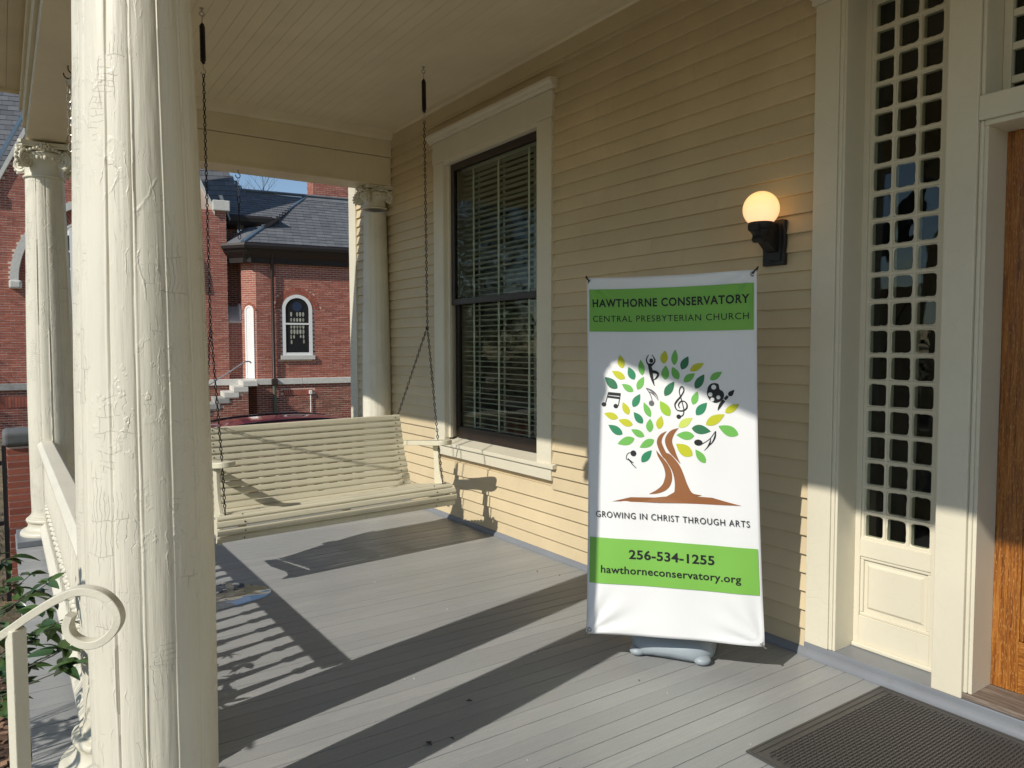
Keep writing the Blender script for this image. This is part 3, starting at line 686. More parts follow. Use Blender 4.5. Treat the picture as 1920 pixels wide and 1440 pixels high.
colF = make_column(.945, 160, 220, 8, off=.2); colF.location = (-2.885, 6.83, 0); tag(colF, 'round cream column with scrolled capital at the far left corner of the porch', 'column', G)
colA = copy_tree(colF); colA.location = (-2.842, 2.900, 0); tag(colA, 'cream column mostly hidden right behind the big foreground column, only its base and left side showing', 'column', G)
colA.rotation_euler.z = PI/2
colW = make_column(.80, 96, 60, 12); colW.location = (-.135, 6.83, 0); tag(colW, 'slimmer cream column with capital against the clapboard wall under the end beam', 'column', G)
for ch in colW.children:
    if ch.name.startswith('capital'): ch.location.z = 2.832
colP = make_column(.66, 64, 20, 14); colP.location = (-.03, 7.09, 0); tag(colP, 'narrow cream half column tucked behind the wall column at the far porch end', 'column', G)
for ch in list(colP.children):
    if ch.name.startswith('capital'): ch.location.z = 2.60; ch.scale = (.8, .8, 1)
mb = MB().box(-3.15, -2.60, 6.56, 7.05, .001, .045).build('column_plinth', 'greypaint', bevel=.003); tag(mb, 'low grey painted block under the far left corner column', 'plinth')
# =================================================================== BALUSTRADES
def baluster_mesh():
    mb = MB(); w = .026
    mb.box(-w, w, -w, w, .150, .235); mb.box(-w, w, -w, w, .668, .715)
    p = [(.022, .235), (.028, .240), (.028, .246), (.016, .252), (.030, .262), (.031, .270), (.018, .280), (.027, .288), (.027, .294), (.016, .302),
         (.022, .335), (.027, .37), (.027, .42), (.0235, .49), (.018, .56), (.013, .605), (.030, .616), (.033, .624), (.013, .638), (.027, .648), (.027, .656), (.017, .668)]
    mb.lathe(p, 12, cap=False); return mb.mesh('baluster', 'rail', 35)
bal = baluster_mesh()
def balustrade(p0, p1, label, x_off=0):
    p0, p1 = Vector(p0), Vector(p1); d = p1-p0; L = d.length; a = math.atan2(d.y, d.x)
    root = empty('balustrade', tuple(p0), label, 'railing'); root.rotation_euler.z = a
    def add(n, mb, **k):
        me = mb.mesh(n, 'rail', 30); o = bpy.data.objects.new(n, me); C.objects.link(o); o.parent = root
        b = o.modifiers.new('bevel', 'BEVEL'); b.width = .003; b.segments = 2; b.limit_method = 'ANGLE'; return o
    add('top_rail', MB().prism([(-.062, .735), (-.062, .752), (-.036, .778), (.036, .778), (.062, .752), (.062, .735)], (0, 0, 0), (0, 1, 0), (0, 0, 1), (1, 0, 0), 0, L))
    add('sub_rail', MB().prism([(-.036, .7155), (-.036, .7345), (.036, .7345), (.036, .7155)], (0, 0, 0), (0, 1, 0), (0, 0, 1), (1, 0, 0), 0, L))
    add('bottom_rail', MB().prism([(-.062, .085), (-.062, .11), (-.03, .149), (.03, .149), (.062, .11), (.062, .085)], (0, 0, 0), (0, 1, 0), (0, 0, 1), (1, 0, 0), 0, L))
    n = round(L/.153)
    for i in range(n):
        o = bpy.data.objects.new('baluster', bal); C.objects.link(o); o.parent = root; o.location = ((i+.5)*L/n, 0, 0); o.rotation_euler.z = 0
    return root
balustrade((-2.94, 3.06, 0), (-2.94, 6.67, 0), 'cream turned balustrade along the outer porch edge between the left columns')
balustrade((-2.71, 6.87, 0), (-.285, 6.87, 0), 'cream turned balustrade closing the far end of the porch behind the swing')
# =================================================================== PORCH SWING
A5 = math.radians(4.7); O = Vector((-1.335, 4.955, 0)); U_ = Vector((math.cos(A5), math.sin(A5), 0)); W_ = Vector((-math.sin(A5), math.cos(A5), 0)); Z_ = Vector((0, 0, 1))
sw = empty('porch_swing', tuple(O), 'cream slatted wooden porch swing hanging on dark chains from the ceiling', 'porch swing')
def sp(u, w, z): return O+U_*u+W_*w+Z_*z
def slat(name, w, z, ang, half, hgt=.040, th=.020):
    """ang: tilt of the slat's broad face direction in the (w,z) plane"""
    e = .004; a, b = hgt/2, th/2
    poly = [(-a, -b+e), (-a+e, -b), (a-e, -b), (a, -b+e), (a, b-.006), (a-.007, b), (0, b+.0015), (-a+.007, b), (-a, b-.006)]
    ca, sa = math.cos(ang), math.sin(ang); u0 = random.uniform(-.003, .003)
    d1 = W_*ca+Z_*sa; d2 = -W_*sa+Z_*ca
    o = MB().prism(poly, O+W_*w+Z_*z, d1, d2, U_, -half+u0, half+u0).build(name, 'swing', sw, smooth=25, fix=True); return o
tilt = math.radians(-3)
# seat: from the rolled front edge back to the hinge with the backrest
seat = [(-.262, .335, math.radians(108), .865), (-.283, .381, math.radians(97), .868), (-.276, .428, math.radians(68), .865), (-.243, .460, math.radians(20), .855),
        (-.197, .466, math.radians(-5), .830), (-.151, .459, math.radians(-9), .825), (-.105, .451, math.radians(-10), .82), (-.059, .443, math.radians(-10), .82), (-.013, .434, math.radians(-10), .82), (.033, .426, math.radians(-9), .82), (.079, .418, math.radians(-9), .82), (.125, .411, math.radians(-6), .82), (.170, .410, math.radians(5), .82)]
for w, z, a, hf in seat: slat('seat_slat', w, z, a, hf)
backp = []
for i in range(12):
    t = i/11; w = .198+.118*t+.018*math.sin(PI*t); z = .435+.500*t
    ang = math.radians(62+14*t); backp.append((w, z)); slat('back_slat', w, z, ang, .765-.02*t if i < 11 else .742, .0435)
def side_board(name, poly, u, th, bevel=.003):
    return MB().prism(poly, O, W_, Z_, U_, u-th/2, u+th/2).build(name, 'swing', sw, bevel=bevel, fix=True)
for u in (-.70, 0, .70):
    side_board('seat_rib', [(-.268, .335), (-.270, .40), (-.24, .447), (-.15, .446), (-.05, .430), (.05, .411), (.15, .398), (.22, .400), (.21, .355), (.08, .345), (.0, .355), (-.12, .375), (-.2, .385), (-.245, .325)], u, .03)
    side_board('back_rib', [(.185, .37), (.225, .39), (.285, .60), (.335, .80), (.352, .95), (.330, .95), (.308, .80), (.256, .60), (.205, .44)], u+(.03 if u < .1 else -.03), .028)
side_board('seat_end_board', [(-.250, .30), (-.268, .37), (-.25, .425), (-.22, .445), (.18, .395), (.21, .345), (.05, .335), (-.14, .36), (-.21, .345)], -.835, .022)
side_board('seat_end_board', [(-.250, .30), (-.268, .37), (-.25, .425), (-.22, .445), (.18, .395), (.21, .345), (.05, .335), (-.14, .36), (-.21, .345)], .825, .022)
for sgn in (-1, 1):
    # arm support, widening towards the seat
    sup = crom([(-.145, .745), (-.150, .66), (-.165, .56), (-.195, .49), (-.215, .462)], 4) + crom([(-.10, .452), (-.095, .50), (-.092, .58), (-.086, .66), (-.075, .745)], 4)
    side_board('arm_support', sup, sgn*.81, .022)
    tip = [(-.038, .315), (-.045, .16), (-.050, 0), (-.062, -.12), (-.070, -.19), (-.066, -.24), (-.045, -.277), (-.01, -.292), (.03, -.285), (.056, -.255), (.064, -.20), (.058, -.12), (.046, 0), (.040, .16), (.036, .315)]
    arm = crom(tip, 3); slope = Vector((0, 0, 1)); wd = (W_*1.0 - Z_*.10)
    MB().prism(arm, O+U_*(sgn*.795)+Z_*.742, U_, wd, Z_, 0, .036).build('arm_rest', 'swing', sw, bevel=.005, fix=True)
# chains
for sgn, hook in ((-1, Vector((-2.127, 4.906, 3.566))), (1, Vector((-.558, 4.995, 3.566)))):
    fr = sp(sgn*.795, -.215, .49); bk = sp(sgn*.735, .340, .925); ring = Vector((hook.x, hook.y, 0)).lerp(Vector((fr.x, fr.y, 0)), .12)+Z_*1.645
    lean = (ring-hook).normalized()
    mb = MB()   # eye screw, hook
    mb.tube([hook+Vector((0, 0, .002)), hook+Z_*-.02], .004, 8); mb.lathe([(.014, 3.563), (.014, 3.566)], 16, (hook.x, hook.y, 0))
    mb.tube([hook+Vector((.014*math.cos(t), 0, -.034+.014*math.sin(t))) for t in [2*PI*i/14 for i in range(14)]], .0035, 6, closed=True)
    mb.build('eye_hook', 'zinc', sw, smooth=40); mb = MB()
    s0 = hook+lean*.095; s1 = hook+lean*.33
    mb.tube([hook+lean*.040+Vector((.004, 0, 0)), hook+lean*.06, s0], .003, 6); mb.build('spring_wire', 'zinc', sw, smooth=40); mb = MB()
    h1 = s1+lean*.03
    mb.tube(crom([s1, h1, h1+lean*.016+Vector((.012, 0, 0)), h1+lean*.034+Vector((.008, 0, 0)), h1+lean*.042-Vector((.006, 0, 0)), h1+lean*.028-Vector((.014, 0, 0))], 4), .0032, 6)
    mb.build('spring_hook', 'zinc', sw, smooth=40)
    mb = MB(); N = 26*8
    mb.tube([s0.lerp(s1, i/N)+Vector((math.cos(2*PI*i/8), math.sin(2*PI*i/8), 0))*(.0135 if 10 < i < N-10 else .009) for i in range(N+1)], .0043, 6)
    mb.tube([s0-lean*.008, s0+lean*.01, s1-lean*.01, s1+lean*.008], [.004, .0105, .0105, .004], 12)
    mb.build('spring', 'chain', sw, smooth=40)
    mb = MB(); link_chain(mb, h1+lean*.036, ring, .033, .0033); mb.build('chain', 'chain', sw, smooth=60)
    mb = MB(); link_chain(mb, ring, sp(sgn*.79, -.165, .785), .033, .0033); link_chain(mb, sp(sgn*.79, -.165, .785), fr, .033, .0033); mb.build('chain', 'chain', sw, smooth=60)
    mb = MB(); link_chain(mb, ring, bk, .033, .0033); mb.build('chain', 'chain', sw, smooth=60)
    mb = MB(); mb.tube([fr+Z_*.01, fr-Z_*.09], .004, 8); mb.tube([bk+Z_*.005, bk-W_*.03-Z_*.02], .005, 8); mb.build('bolt', 'chain', sw, smooth=40)
mb = MB()
for u in (-.70, .70):
    for (w, z, a, hf) in seat[:4]: mb.ball(O+U_*u+W_*(w-.0115*math.sin(a))+Z_*(z+.0115*math.cos(a)), .005, 8, 4)
    for (w, z) in backp: mb.ball(O+U_*u+W_*(w-.0105)+Z_*(z+.003), .005, 8, 4)
mb.build('screw_heads', 'dark', sw, smooth=60, kind='stuff')
# old hooks and chains hanging from the beams
def hang(p, z0, zend, label, mat, L, wire, big=False):
    r = empty('hanging_chain', (p[0], p[1], z0), label, 'chain'); b = Vector((p[0], p[1], z0))
    mb = MB(); mb.tube(crom([b+Z_*.004, b-Z_*.025, b+Vector((.016, 0, -.045)), b+Vector((.012, 0, -.066)), b+Vector((-.004, 0, -.074)), b+Vector((-.02, 0, -.062)), b+Vector((-.024, 0, -.046))], 4), .0036, 6); mb.build('hook', 'chain', r, smooth=50)
    mb = MB(); link_chain(mb, b-Z_*.068, Vector((p[0], p[1], zend)), L, wire, 10, 5, wide=.5); mb.build('chain', mat, r, smooth=60); return r
hang((-2.848, 4.85), 3.057, 2.585, 'short bright zinc chain on a hook under the left beam beside the big column', 'zinc', .052, .0030)
r = hang((-1.43, 6.84), 3.057, 2.82, 'rusty hook with thin chain and long twisted link under the end beam', 'steel', .032, .0016)
b = Vector((-1.43, 6.84, 2.82)); mb = MB()
mb.tube([b+Vector((.013*math.sin(t), 0, -.03+.034*math.cos(t))) for t in [2*PI*i/16 for i in range(16)]], .0035, 6, closed=True)
for ph in (0, PI): mb.tube([b-Z_*(.06+.27*i/30)+Vector((math.cos(i*.8+ph), math.sin(i*.8+ph), 0))*.0055 for i in range(31)], .0045, 6)
mb.tube([b-Z_*.33+Vector((.012*math.sin(t), 0, -.02+.022*math.cos(t))) for t in [2*PI*i/16 for i in range(16)]], .0035, 6, closed=True)
mb.build('twisted_link', 'chain', r, smooth=60)
# =================================================================== WALL LAMP
lamp = empty('wall_lamp', (-.03, 2.31, 1.895), 'lit round white globe lamp on a black bracket on the clapboard wall', 'wall lamp')
LY = 2.31
mb = MB(); mb.prism([(-.062, 1.893), (.062, 1.893), (.062, 2.110), (.050, 2.114), (-.050, 2.114), (-.062, 2.110)], (0, LY, 0), (0, 1, 0), (0, 0, 1), (1, 0, 0), -.045, -.018)
mb.box(-.052, -.045, LY-.045, LY+.045, 1.912, 2.092); mb.build('back_plate', 'lamp', lamp, bevel=.003, fix=True)
prof = [(-.045, 1.955), (-.045, 2.098), (-.10, 2.092), (-.205, 2.085), (-.208, 2.062), (-.198, 2.050), (-.178, 2.048), (-.170, 2.030), (-.178, 2.012), (-.168, 2.000), (-.150, 1.998), (-.128, 2.001), (-.108, 1.985), (-.088, 1.968), (-.068, 1.958)]
MB().prism(prof, (0, 0, 0), (1, 0, 0), (0, 0, 1), (0, 1, 0), LY-.030, LY+.030).build('arm', 'lamp', lamp, bevel=.004, fix=True)
MB().lathe([(.03, 2.030), (.045, 2.045), (.05, 2.055), (.047, 2.062), (.056, 2.070), (.059, 2.082), (.059, 2.093), (.053, 2.096), (.03, 2.09)], 40, (-.144, LY, 0)).build('globe_holder', 'lamp', lamp, smooth=35)
gm = MB().ball((0, 0, 0), .0862, 40, 24).mesh('globe', 'globe', 80); put_raw(gm, 'globe', lamp, (-.144, LY, 2.158))
mb = MB()
for dz in (1.915, 2.09): mb.ball((-.053, LY, dz), .005, 8, 4)
mb.build('screw', 'lamp', lamp)
# =================================================================== BANNER
BL = Vector((-.978, 2.622, .15)); BR = Vector((-.425, 2.042, .15)); TL = Vector((-.886, 2.734, 1.82)); TR = Vector((-.559, 2.014, 1.82))
BW, BH = .79, 1.67
nrm0 = Vector((-.83, -.56, 0))
def BP(x, y, off=0):
    """banner surface: x,y in metres from the lower left corner"""
    u, v = x/BW, y/BH
    p = (BL*(1-u)+BR*u)*(1-v)+(TL*(1-u)+TR*u)*v
    d = 0
    for (cu, cv, sx, sy) in ((0, 1, 1, -1), (1, 1, -1, -1), (0, 0, 1, 1), (1, 0, -1, 1)):   # tension folds out of the corners
        dx, dy = (u-cu)*BW, (v-cv)*BH; rr = math.hypot(dx, dy)
        an = math.atan2(dy*sy, dx*sx+1e-9)
        d += .0060*math.sin(an*11+cu*2+cv)*math.exp(-((rr-.10)/.12)**2)*min(1, rr/.03)
    d += .005*math.sin(u*PI)*math.sin(v*PI) + .0035*math.sin(u*9+v*2.5)*math.sin(v*PI)+.0018*math.sin(u*17-v*6)
    d += .0016*math.sin(v*31+u*4)*math.sin(u*PI)
    # edges drawn in between the corners
    pinch = (.010*math.sin(v*PI))*(u-.5)*2; sag = .006*math.sin(u*PI)*(1 if v < .5 else -1)*abs(v-.5)*2
    du = (BR-BL).normalized()
    return p+nrm0*(d+off)-du*pinch+Vector((0, 0, sag))
banner = empty('banner_stand', (-.52, 2.50, 0), 'tall white and green vinyl banner stand with a leafy tree picture for the conservatory', 'banner')
def bgrid(x0, x1, y0, y1, nx, ny, off): 
    mb = MB(); vs = [BP(x0+(x1-x0)*i/nx, y0+(y1-y0)*j/ny, off) for j in range(ny+1) for i in range(nx+1)]
    return mb.add(vs, [(j*(nx+1)+i, j*(nx+1)+i+1, (j+1)*(nx+1)+i+1, (j+1)*(nx+1)+i) for j in range(ny) for i in range(nx)])
sheet_ = bgrid(0, BW, 0, BH, 60, 120, 0); b_ = sheet_.build('banner_sheet', 'vinyl', banner, smooth=80)
so = b_.modifiers.new('thick', 'SOLIDIFY'); so.thickness = .0008; so.offset = -1 if True else 1
def band(y0, y1): bgrid(.0113, .7775, y0, y1, 120, 40, .0040).build('printed_band', 'ink_band', banner, smooth=80)
band(1.4165, 1.6155); band(.2375, .4505)
def bpoly(name, pts, mat, off=.0016):
    bm = bmesh.new(); vs = [bm.verts.new((x, y, 0)) for x, y in pts]; f = bm.faces.new(vs)
    bmesh.ops.triangulate(bm, faces=[f]); bm.verts.ensure_lookup_table()
    mb = MB(); mb.add([BP(v.co.x, v.co.y, off) for v in bm.verts], [tuple(v.index for v in f.verts) for f in bm.faces]); bm.free()
    return mb.build(name, mat, banner)
def bstroke(mb, pts, off=.0018, n=6):
    pts = crom(pts, n); k = len(pts); vs = []
    for i, (x, y, w) in enumerate(pts):
        a, b = pts[max(0, i-1)], pts[min(k-1, i+1)]; dx, dy = b[0]-a[0], b[1]-a[1]; l = math.hypot(dx, dy) or 1
        nx, ny = -dy/l*w/2, dx/l*w/2; vs += [BP(x+nx, y+ny, off), BP(x-nx, y-ny, off)]
    mb.add(vs, [(2*i, 2*i+1, 2*i+3, 2*i+2) for i in range(k-1)]); return mb
def bell(mb, x, y, a, b, off=.0019):
    mb.add([BP(x+a*math.cos(2*PI*i/20), y+b*math.sin(2*PI*i/20), off) for i in range(20)], [tuple(range(20))]); return mb
LEAVES = [('Y', 0.1624, 1.3074, 0.1739, 1.2452, 0.0375), ('Y', 0.1214, 1.2316, 0.1867, 1.1981, 0.0359), ('T', 0.2038, 1.2518, 0.2321, 1.1939, 0.0383), ('G', 0.2647, 1.2877, 0.2715, 1.2148, 0.0326), ('D', 0.086, 1.2022, 0.1477, 1.1508, 0.0431), ('G', 0.1699, 1.1717, 0.2268, 1.1399, 0.0326), ('G', 0.2786, 1.2086, 0.2466, 1.148, 0.0332), ('Y', 0.3824, 1.33, 0.3737, 1.2697, 0.0367), ('G', 0.4304, 1.335, 0.424, 1.2634, 0.0312), ('D', 0.49, 1.3038, 0.4578, 1.244, 0.0365), ('Y', 0.5605, 1.2737, 0.4965, 1.2383, 0.0313), ('G', 0.3843, 1.2617, 0.38, 1.1964, 0.0379), ('G', 0.4144, 1.2558, 0.4426, 1.1987, 0.0365), ('G', 0.5195, 1.2276, 0.466, 1.1887, 0.0332), ('D', 0.5613, 1.2239, 0.5193, 1.1591, 0.0369), ('G', 0.639, 1.2353, 0.5865, 1.1989, 0.0307), ('D', 0.4226, 1.1892, 0.3761, 1.1229, 0.0381), ('T', 0.2593, 1.1281, 0.224, 1.067, 0.0356), ('G', 0.5294, 1.1471, 0.5068, 1.087, 0.0324), ('G', 0.2762, 1.0907, 0.3072, 1.0237, 0.0312), ('L', 0.3536, 1.0992, 0.3996, 1.0321, 0.045), ('T', 0.5705, 1.0975, 0.5211, 1.0407, 0.039), ('Y', 0.7119, 1.0933, 0.6498, 1.0544, 0.0328), ('Y', 0.1737, 1.0877, 0.2027, 1.0314, 0.0345), ('Y', 0.0799, 1.0316, 0.1499, 1.0135, 0.0338), ('Y', 0.1511, 1.004, 0.2217, 0.9845, 0.0354), ('T', 0.2276, 1.0431, 0.2703, 0.9928, 0.0361), ('G', 0.3059, 1.0162, 0.3017, 0.9531, 0.0356), ('Y', 0.36, 1.0307, 0.3444, 0.9693, 0.0349), ('T', 0.1011, 0.9785, 0.171, 0.9379, 0.0396), ('G', 0.2136, 0.9619, 0.2759, 0.933, 0.0338), ('G', 0.1456, 0.8921, 0.2287, 0.9213, 0.0403), ('G', 0.2527, 0.8801, 0.3222, 0.9193, 0.0371), ('T', 0.3099, 0.8697, 0.2614, 0.8123, 0.0368), ('P', 0.5043, 1.0279, 0.439, 0.982, 0.036), ('G', 0.4284, 0.9461, 0.5112, 0.9467, 0.0405), ('Y', 0.6479, 1.0471, 0.5642, 0.9982, 0.0426), ('D', 0.5857, 0.9696, 0.4997, 0.9801, 0.0436), ('G', 0.619, 0.9943, 0.7061, 0.9584, 0.0484), ('Y', 0.4252, 0.9055, 0.5008, 0.8564, 0.0545), ('G', 0.5148, 0.8849, 0.5587, 0.8255, 0.0366)]
STROKES = {'trunkR': [(0.4383, 0.9776, 0.0013), (0.4106, 0.9577, 0.0217), (0.3927, 0.9289, 0.0319), (0.3922, 0.9038, 0.0331), (0.4053, 0.8732, 0.0293), (0.4222, 0.846, 0.0153), (0.4437, 0.8151, 0.0014)], 'trunkM': [(0.382, 0.9609, 0.0013), (0.3584, 0.9399, 0.0153), (0.3467, 0.9142, 0.0217), (0.3513, 0.8893, 0.0242), (0.3695, 0.8527, 0.0268), (0.3893, 0.8383, 0.0367), (0.4195, 0.7984, 0.0438), (0.4358, 0.7578, 0.048), (0.4452, 0.7168, 0.0593), (0.4525, 0.6757, 0.0918), (0.4575, 0.6551, 0.1695)], 'trunkL': [(0.332, 0.8696, 0.0013), (0.3444, 0.8465, 0.0127), (0.3749, 0.8029, 0.024), (0.3879, 0.762, 0.0311), (0.3824, 0.7268, 0.0339), (0.3662, 0.7014, 0.0282), (0.3347, 0.6805, 0.0169), (0.2962, 0.667, 0.0014)], 'n1a': [(0.1026, 1.1286, 0.0038), (0.0869, 1.0755, 0.0038)], 'n1b': [(0.1628, 1.1276, 0.0038), (0.1517, 1.0698, 0.0038)], 'n1c': [(0.1013, 1.1261, 0.014), (0.1634, 1.1224, 0.014)], 'n1d': [(0.0985, 1.1112, 0.0102), (0.1612, 1.1059, 0.0102)], 'n2a': [(0.2887, 1.1571, 0.0038), (0.3076, 1.1293, 0.0038), (0.315, 1.1075, 0.0032), (0.3197, 1.0857, 0.0032)], 'n2b': [(0.2875, 1.1571, 0.0025), (0.3143, 1.1451, 0.0089), (0.3363, 1.1269, 0.0051), (0.3467, 1.1009, 0.0013)], 'n2c': [(0.2982, 1.1416, 0.0013), (0.3205, 1.1314, 0.0064), (0.3361, 1.1144, 0.0025), (0.3423, 1.102, 0.0013)], 'clef': [(0.4412, 1.0304, 0.0064), (0.4599, 1.0374, 0.0051), (0.4647, 1.0623, 0.0045), (0.455, 1.1052, 0.0045), (0.4452, 1.1419, 0.0045), (0.4519, 1.1638, 0.0057), (0.4624, 1.164, 0.0057), (0.4664, 1.1486, 0.0057), (0.4524, 1.1237, 0.0064), (0.4333, 1.1015, 0.0083), (0.4236, 1.0827, 0.0064), (0.4325, 1.0611, 0.0051), (0.4572, 1.0571, 0.0064), (0.4771, 1.0688, 0.007), (0.4793, 1.0873, 0.0064), (0.4673, 1.1005, 0.0051), (0.4506, 1.0989, 0.0064), (0.4403, 1.0832, 0.0057), (0.4463, 1.0691, 0.0032)], 'n3a': [(0.5394, 0.9078, 0.0032), (0.579, 0.9344, 0.0032), (0.6066, 0.9711, 0.0032)], 'n3b': [(0.6078, 0.9711, 0.0025), (0.6031, 0.9447, 0.0076), (0.5906, 0.9195, 0.0051), (0.5754, 0.9035, 0.0013)], 'n3c': [(0.5851, 0.9377, 0.0019), (0.5785, 0.9128, 0.0076), (0.5662, 0.8938, 0.0038), (0.5539, 0.8821, 0.0013)], 'n4a': [(0.2233, 0.8514, 0.0038), (0.204, 0.8535, 0.0032), (0.1916, 0.8433, 0.0032), (0.1888, 0.8241, 0.0032), (0.2026, 0.818, 0.0042), (0.2168, 0.8011, 0.0042), (0.2358, 0.7832, 0.0035)], 'n4b': [(0.1956, 0.8282, 0.0028), (0.2084, 0.8148, 0.0071), (0.224, 0.8071, 0.0021)], 'arms1': [(0.3041, 1.3104, 0.0032), (0.2933, 1.2879, 0.0057), (0.2982, 1.2704, 0.007), (0.3097, 1.261, 0.0102)], 'arms2': [(0.3202, 1.3106, 0.0032), (0.3333, 1.2881, 0.0057), (0.3292, 1.2737, 0.007), (0.3149, 1.261, 0.0102)], 'torso': [(0.3067, 1.2704, 0.0191), (0.3096, 1.2517, 0.0166), (0.3144, 1.233, 0.0191)], 'leg1': [(0.3125, 1.236, 0.0191), (0.3166, 1.2079, 0.014), (0.3226, 1.186, 0.0089), (0.3287, 1.1673, 0.0019)], 'leg2': [(0.3157, 1.233, 0.0153), (0.338, 1.2301, 0.0127), (0.3474, 1.2196, 0.0102), (0.3376, 1.2032, 0.0076), (0.3247, 1.1942, 0.0025)], 'brush1': [(0.6181, 1.0636, 0.0019), (0.6256, 1.0797, 0.0115), (0.636, 1.097, 0.014), (0.6463, 1.1094, 0.014)], 'brush2': [(0.6487, 1.1131, 0.0127), (0.6571, 1.1217, 0.0127), (0.662, 1.1293, 0.0115)], 'brush3': [(0.6656, 1.1323, 0.0102), (0.6751, 1.1386, 0.0217), (0.6841, 1.1478, 0.0127), (0.6918, 1.1551, 0.0019)]}
ELL = {'head': (0.3165, 1.2831, 0.0096, 0.0102), 'n1h': (0.0801, 1.074, 0.0115, 0.0102), 'n1i': (0.139, 1.0681, 0.0115, 0.0102), 'n2h': (0.3134, 1.0873, 0.0127, 0.0127), 'cleft': (0.4406, 1.0304, 0.0108, 0.0102), 'n3h': (0.5287, 0.9167, 0.0191, 0.014), 'n4h': (0.2227, 0.8514, 0.014, 0.014)}
PAL = [[0.5714, 1.1389], [0.5762, 1.1665], [0.5904, 1.182], [0.6083, 1.1854], [0.623, 1.1795], [0.6273, 1.1585], [0.6401, 1.1498], [0.6469, 1.1348], [0.6423, 1.1166], [0.6273, 1.1029], [0.6064, 1.0974], [0.5857, 1.1077], [0.5753, 1.1221]]
PALH = [(0.602, 1.167, 0.0108), (0.5863, 1.1344, 0.0096), (0.5948, 1.1122, 0.0089), (0.6217, 1.1221, 0.0089)]
GROUND = [[0.1183, 0.6222], [0.2079, 0.6471], [0.3203, 0.6516], [0.3758, 0.6603], [0.4104, 0.6814], [0.4312, 0.6952], [0.4717, 0.6909], [0.4883, 0.678], [0.5117, 0.6707], [0.5848, 0.6693], [0.6435, 0.6553], [0.7144, 0.6404], [0.5907, 0.6379], [0.4706, 0.6353], [0.2641, 0.6269]]
TWIGS = [(-3.07, 3.377, 0.583), (-3.127, 3.538, 0.584), (-3.196, 3.709, 0.62), (-3.12, 3.041, 0.491), (-3.06, 3.122, 0.5), (-3.019, 2.787, 0.461), (-3.149, 2.935, 0.431), (-3.077, 3.257, 0.534), (-3.212, 3.106, 0.528), (-3.196, 2.963, 0.35), (-3.218, 3.597, 0.53), (-3.051, 2.871, 0.485), (-3.192, 3.086, 0.416), (-3.268, 3.638, 0.638), (-3.287, 3.522, 0.521), (-3.262, 3.256, 0.433), (-3.235, 2.985, 0.278), (-3.158, 3.434, 0.52)]
RAILP = [(-3.5546, 1.8, 0.742), (-3.3232, 1.7704, 0.8676), (-3.2198, 1.7042, 0.946), (-3.168, 1.6712, 0.9877), (-3.1249, 1.6436, 1.0182), (-3.0908, 1.621, 1.0334), (-3.0573, 1.5976, 1.0272), (-3.0361, 1.5817, 1.0047), (-3.0302, 1.576, 0.9792), (-3.0411, 1.5818, 0.9537), (-3.0618, 1.595, 0.9354), (-3.0855, 1.6111, 0.9324), (-3.1053, 1.6255, 0.9457), (-3.1114, 1.631, 0.9671), (-3.1057, 1.6284, 0.9875)]
POSTP = (-3.1947, 1.6866, 0.9387)
for c, x0, y0, x1, y1, w in LEAVES:     # (x0,y0) the pointed tip, (x1,y1) the blunt end
    dx, dy = x0-x1, y0-y1; L = math.hypot(dx, dy); ux, uy = dx/L, dy/L; nx, ny = -uy, ux; pts = []
    for sgn in (1, -1):
        rng = [i/12 for i in range(13)]; rng = rng if sgn == 1 else rng[::-1][1:-1]
        for t in rng:
            h = w/2*(math.sin(PI*min(1, t**.82))**.9 if 0 < t < 1 else 0)*(1.0 if sgn == 1 else .92)
            pts.append((x1+ux*L*t+nx*h*sgn, y1+uy*L*t+ny*h*sgn))
    bpoly('printed_leaf', pts, 'ink_'+c)
mb = MB()
for i, k in enumerate(('trunkR', 'trunkM', 'trunkL')): bstroke(mb, STROKES[k], .0016+.0002*i)
mb.build('printed_trunk', 'ink_brown', banner); bpoly('printed_ground', GROUND, 'ink_brown', .0015)
def fig(name, keys, ells, mat='ink_ink'):
    mb = MB()
    for k in keys: bstroke(mb, STROKES[k], .0018)
    for k in ells: bell(mb, *ELL[k])
    return mb.build(name, mat, banner)
fig('printed_notes', ('n1a', 'n1b', 'n1c', 'n1d'), ('n1h', 'n1i')); fig('printed_note', ('n2a', 'n2b', 'n2c'), ('n2h',), 'ink_grey')
fig('printed_treble_clef', ('clef',), ('cleft',)); fig('printed_note', ('n3a', 'n3b', 'n3c'), ('n3h',)); fig('printed_note', ('n4a', 'n4b'), ('n4h',))
fig('printed_dancer', ('arms1', 'arms2', 'torso', 'leg1', 'leg2'), ('head',)); fig('printed_brush', ('brush1', 'brush2', 'brush3'), ())
bpoly('printed_palette', [p[:2] for p in crom([tuple(p) for p in PAL], 4, True)], 'ink_ink', .0017)
mb = MB()
for x, y, r in PALH: bell(mb, x, y, r, r, .0022)
mb.build('printed_palette_holes', 'vinyl', banner)
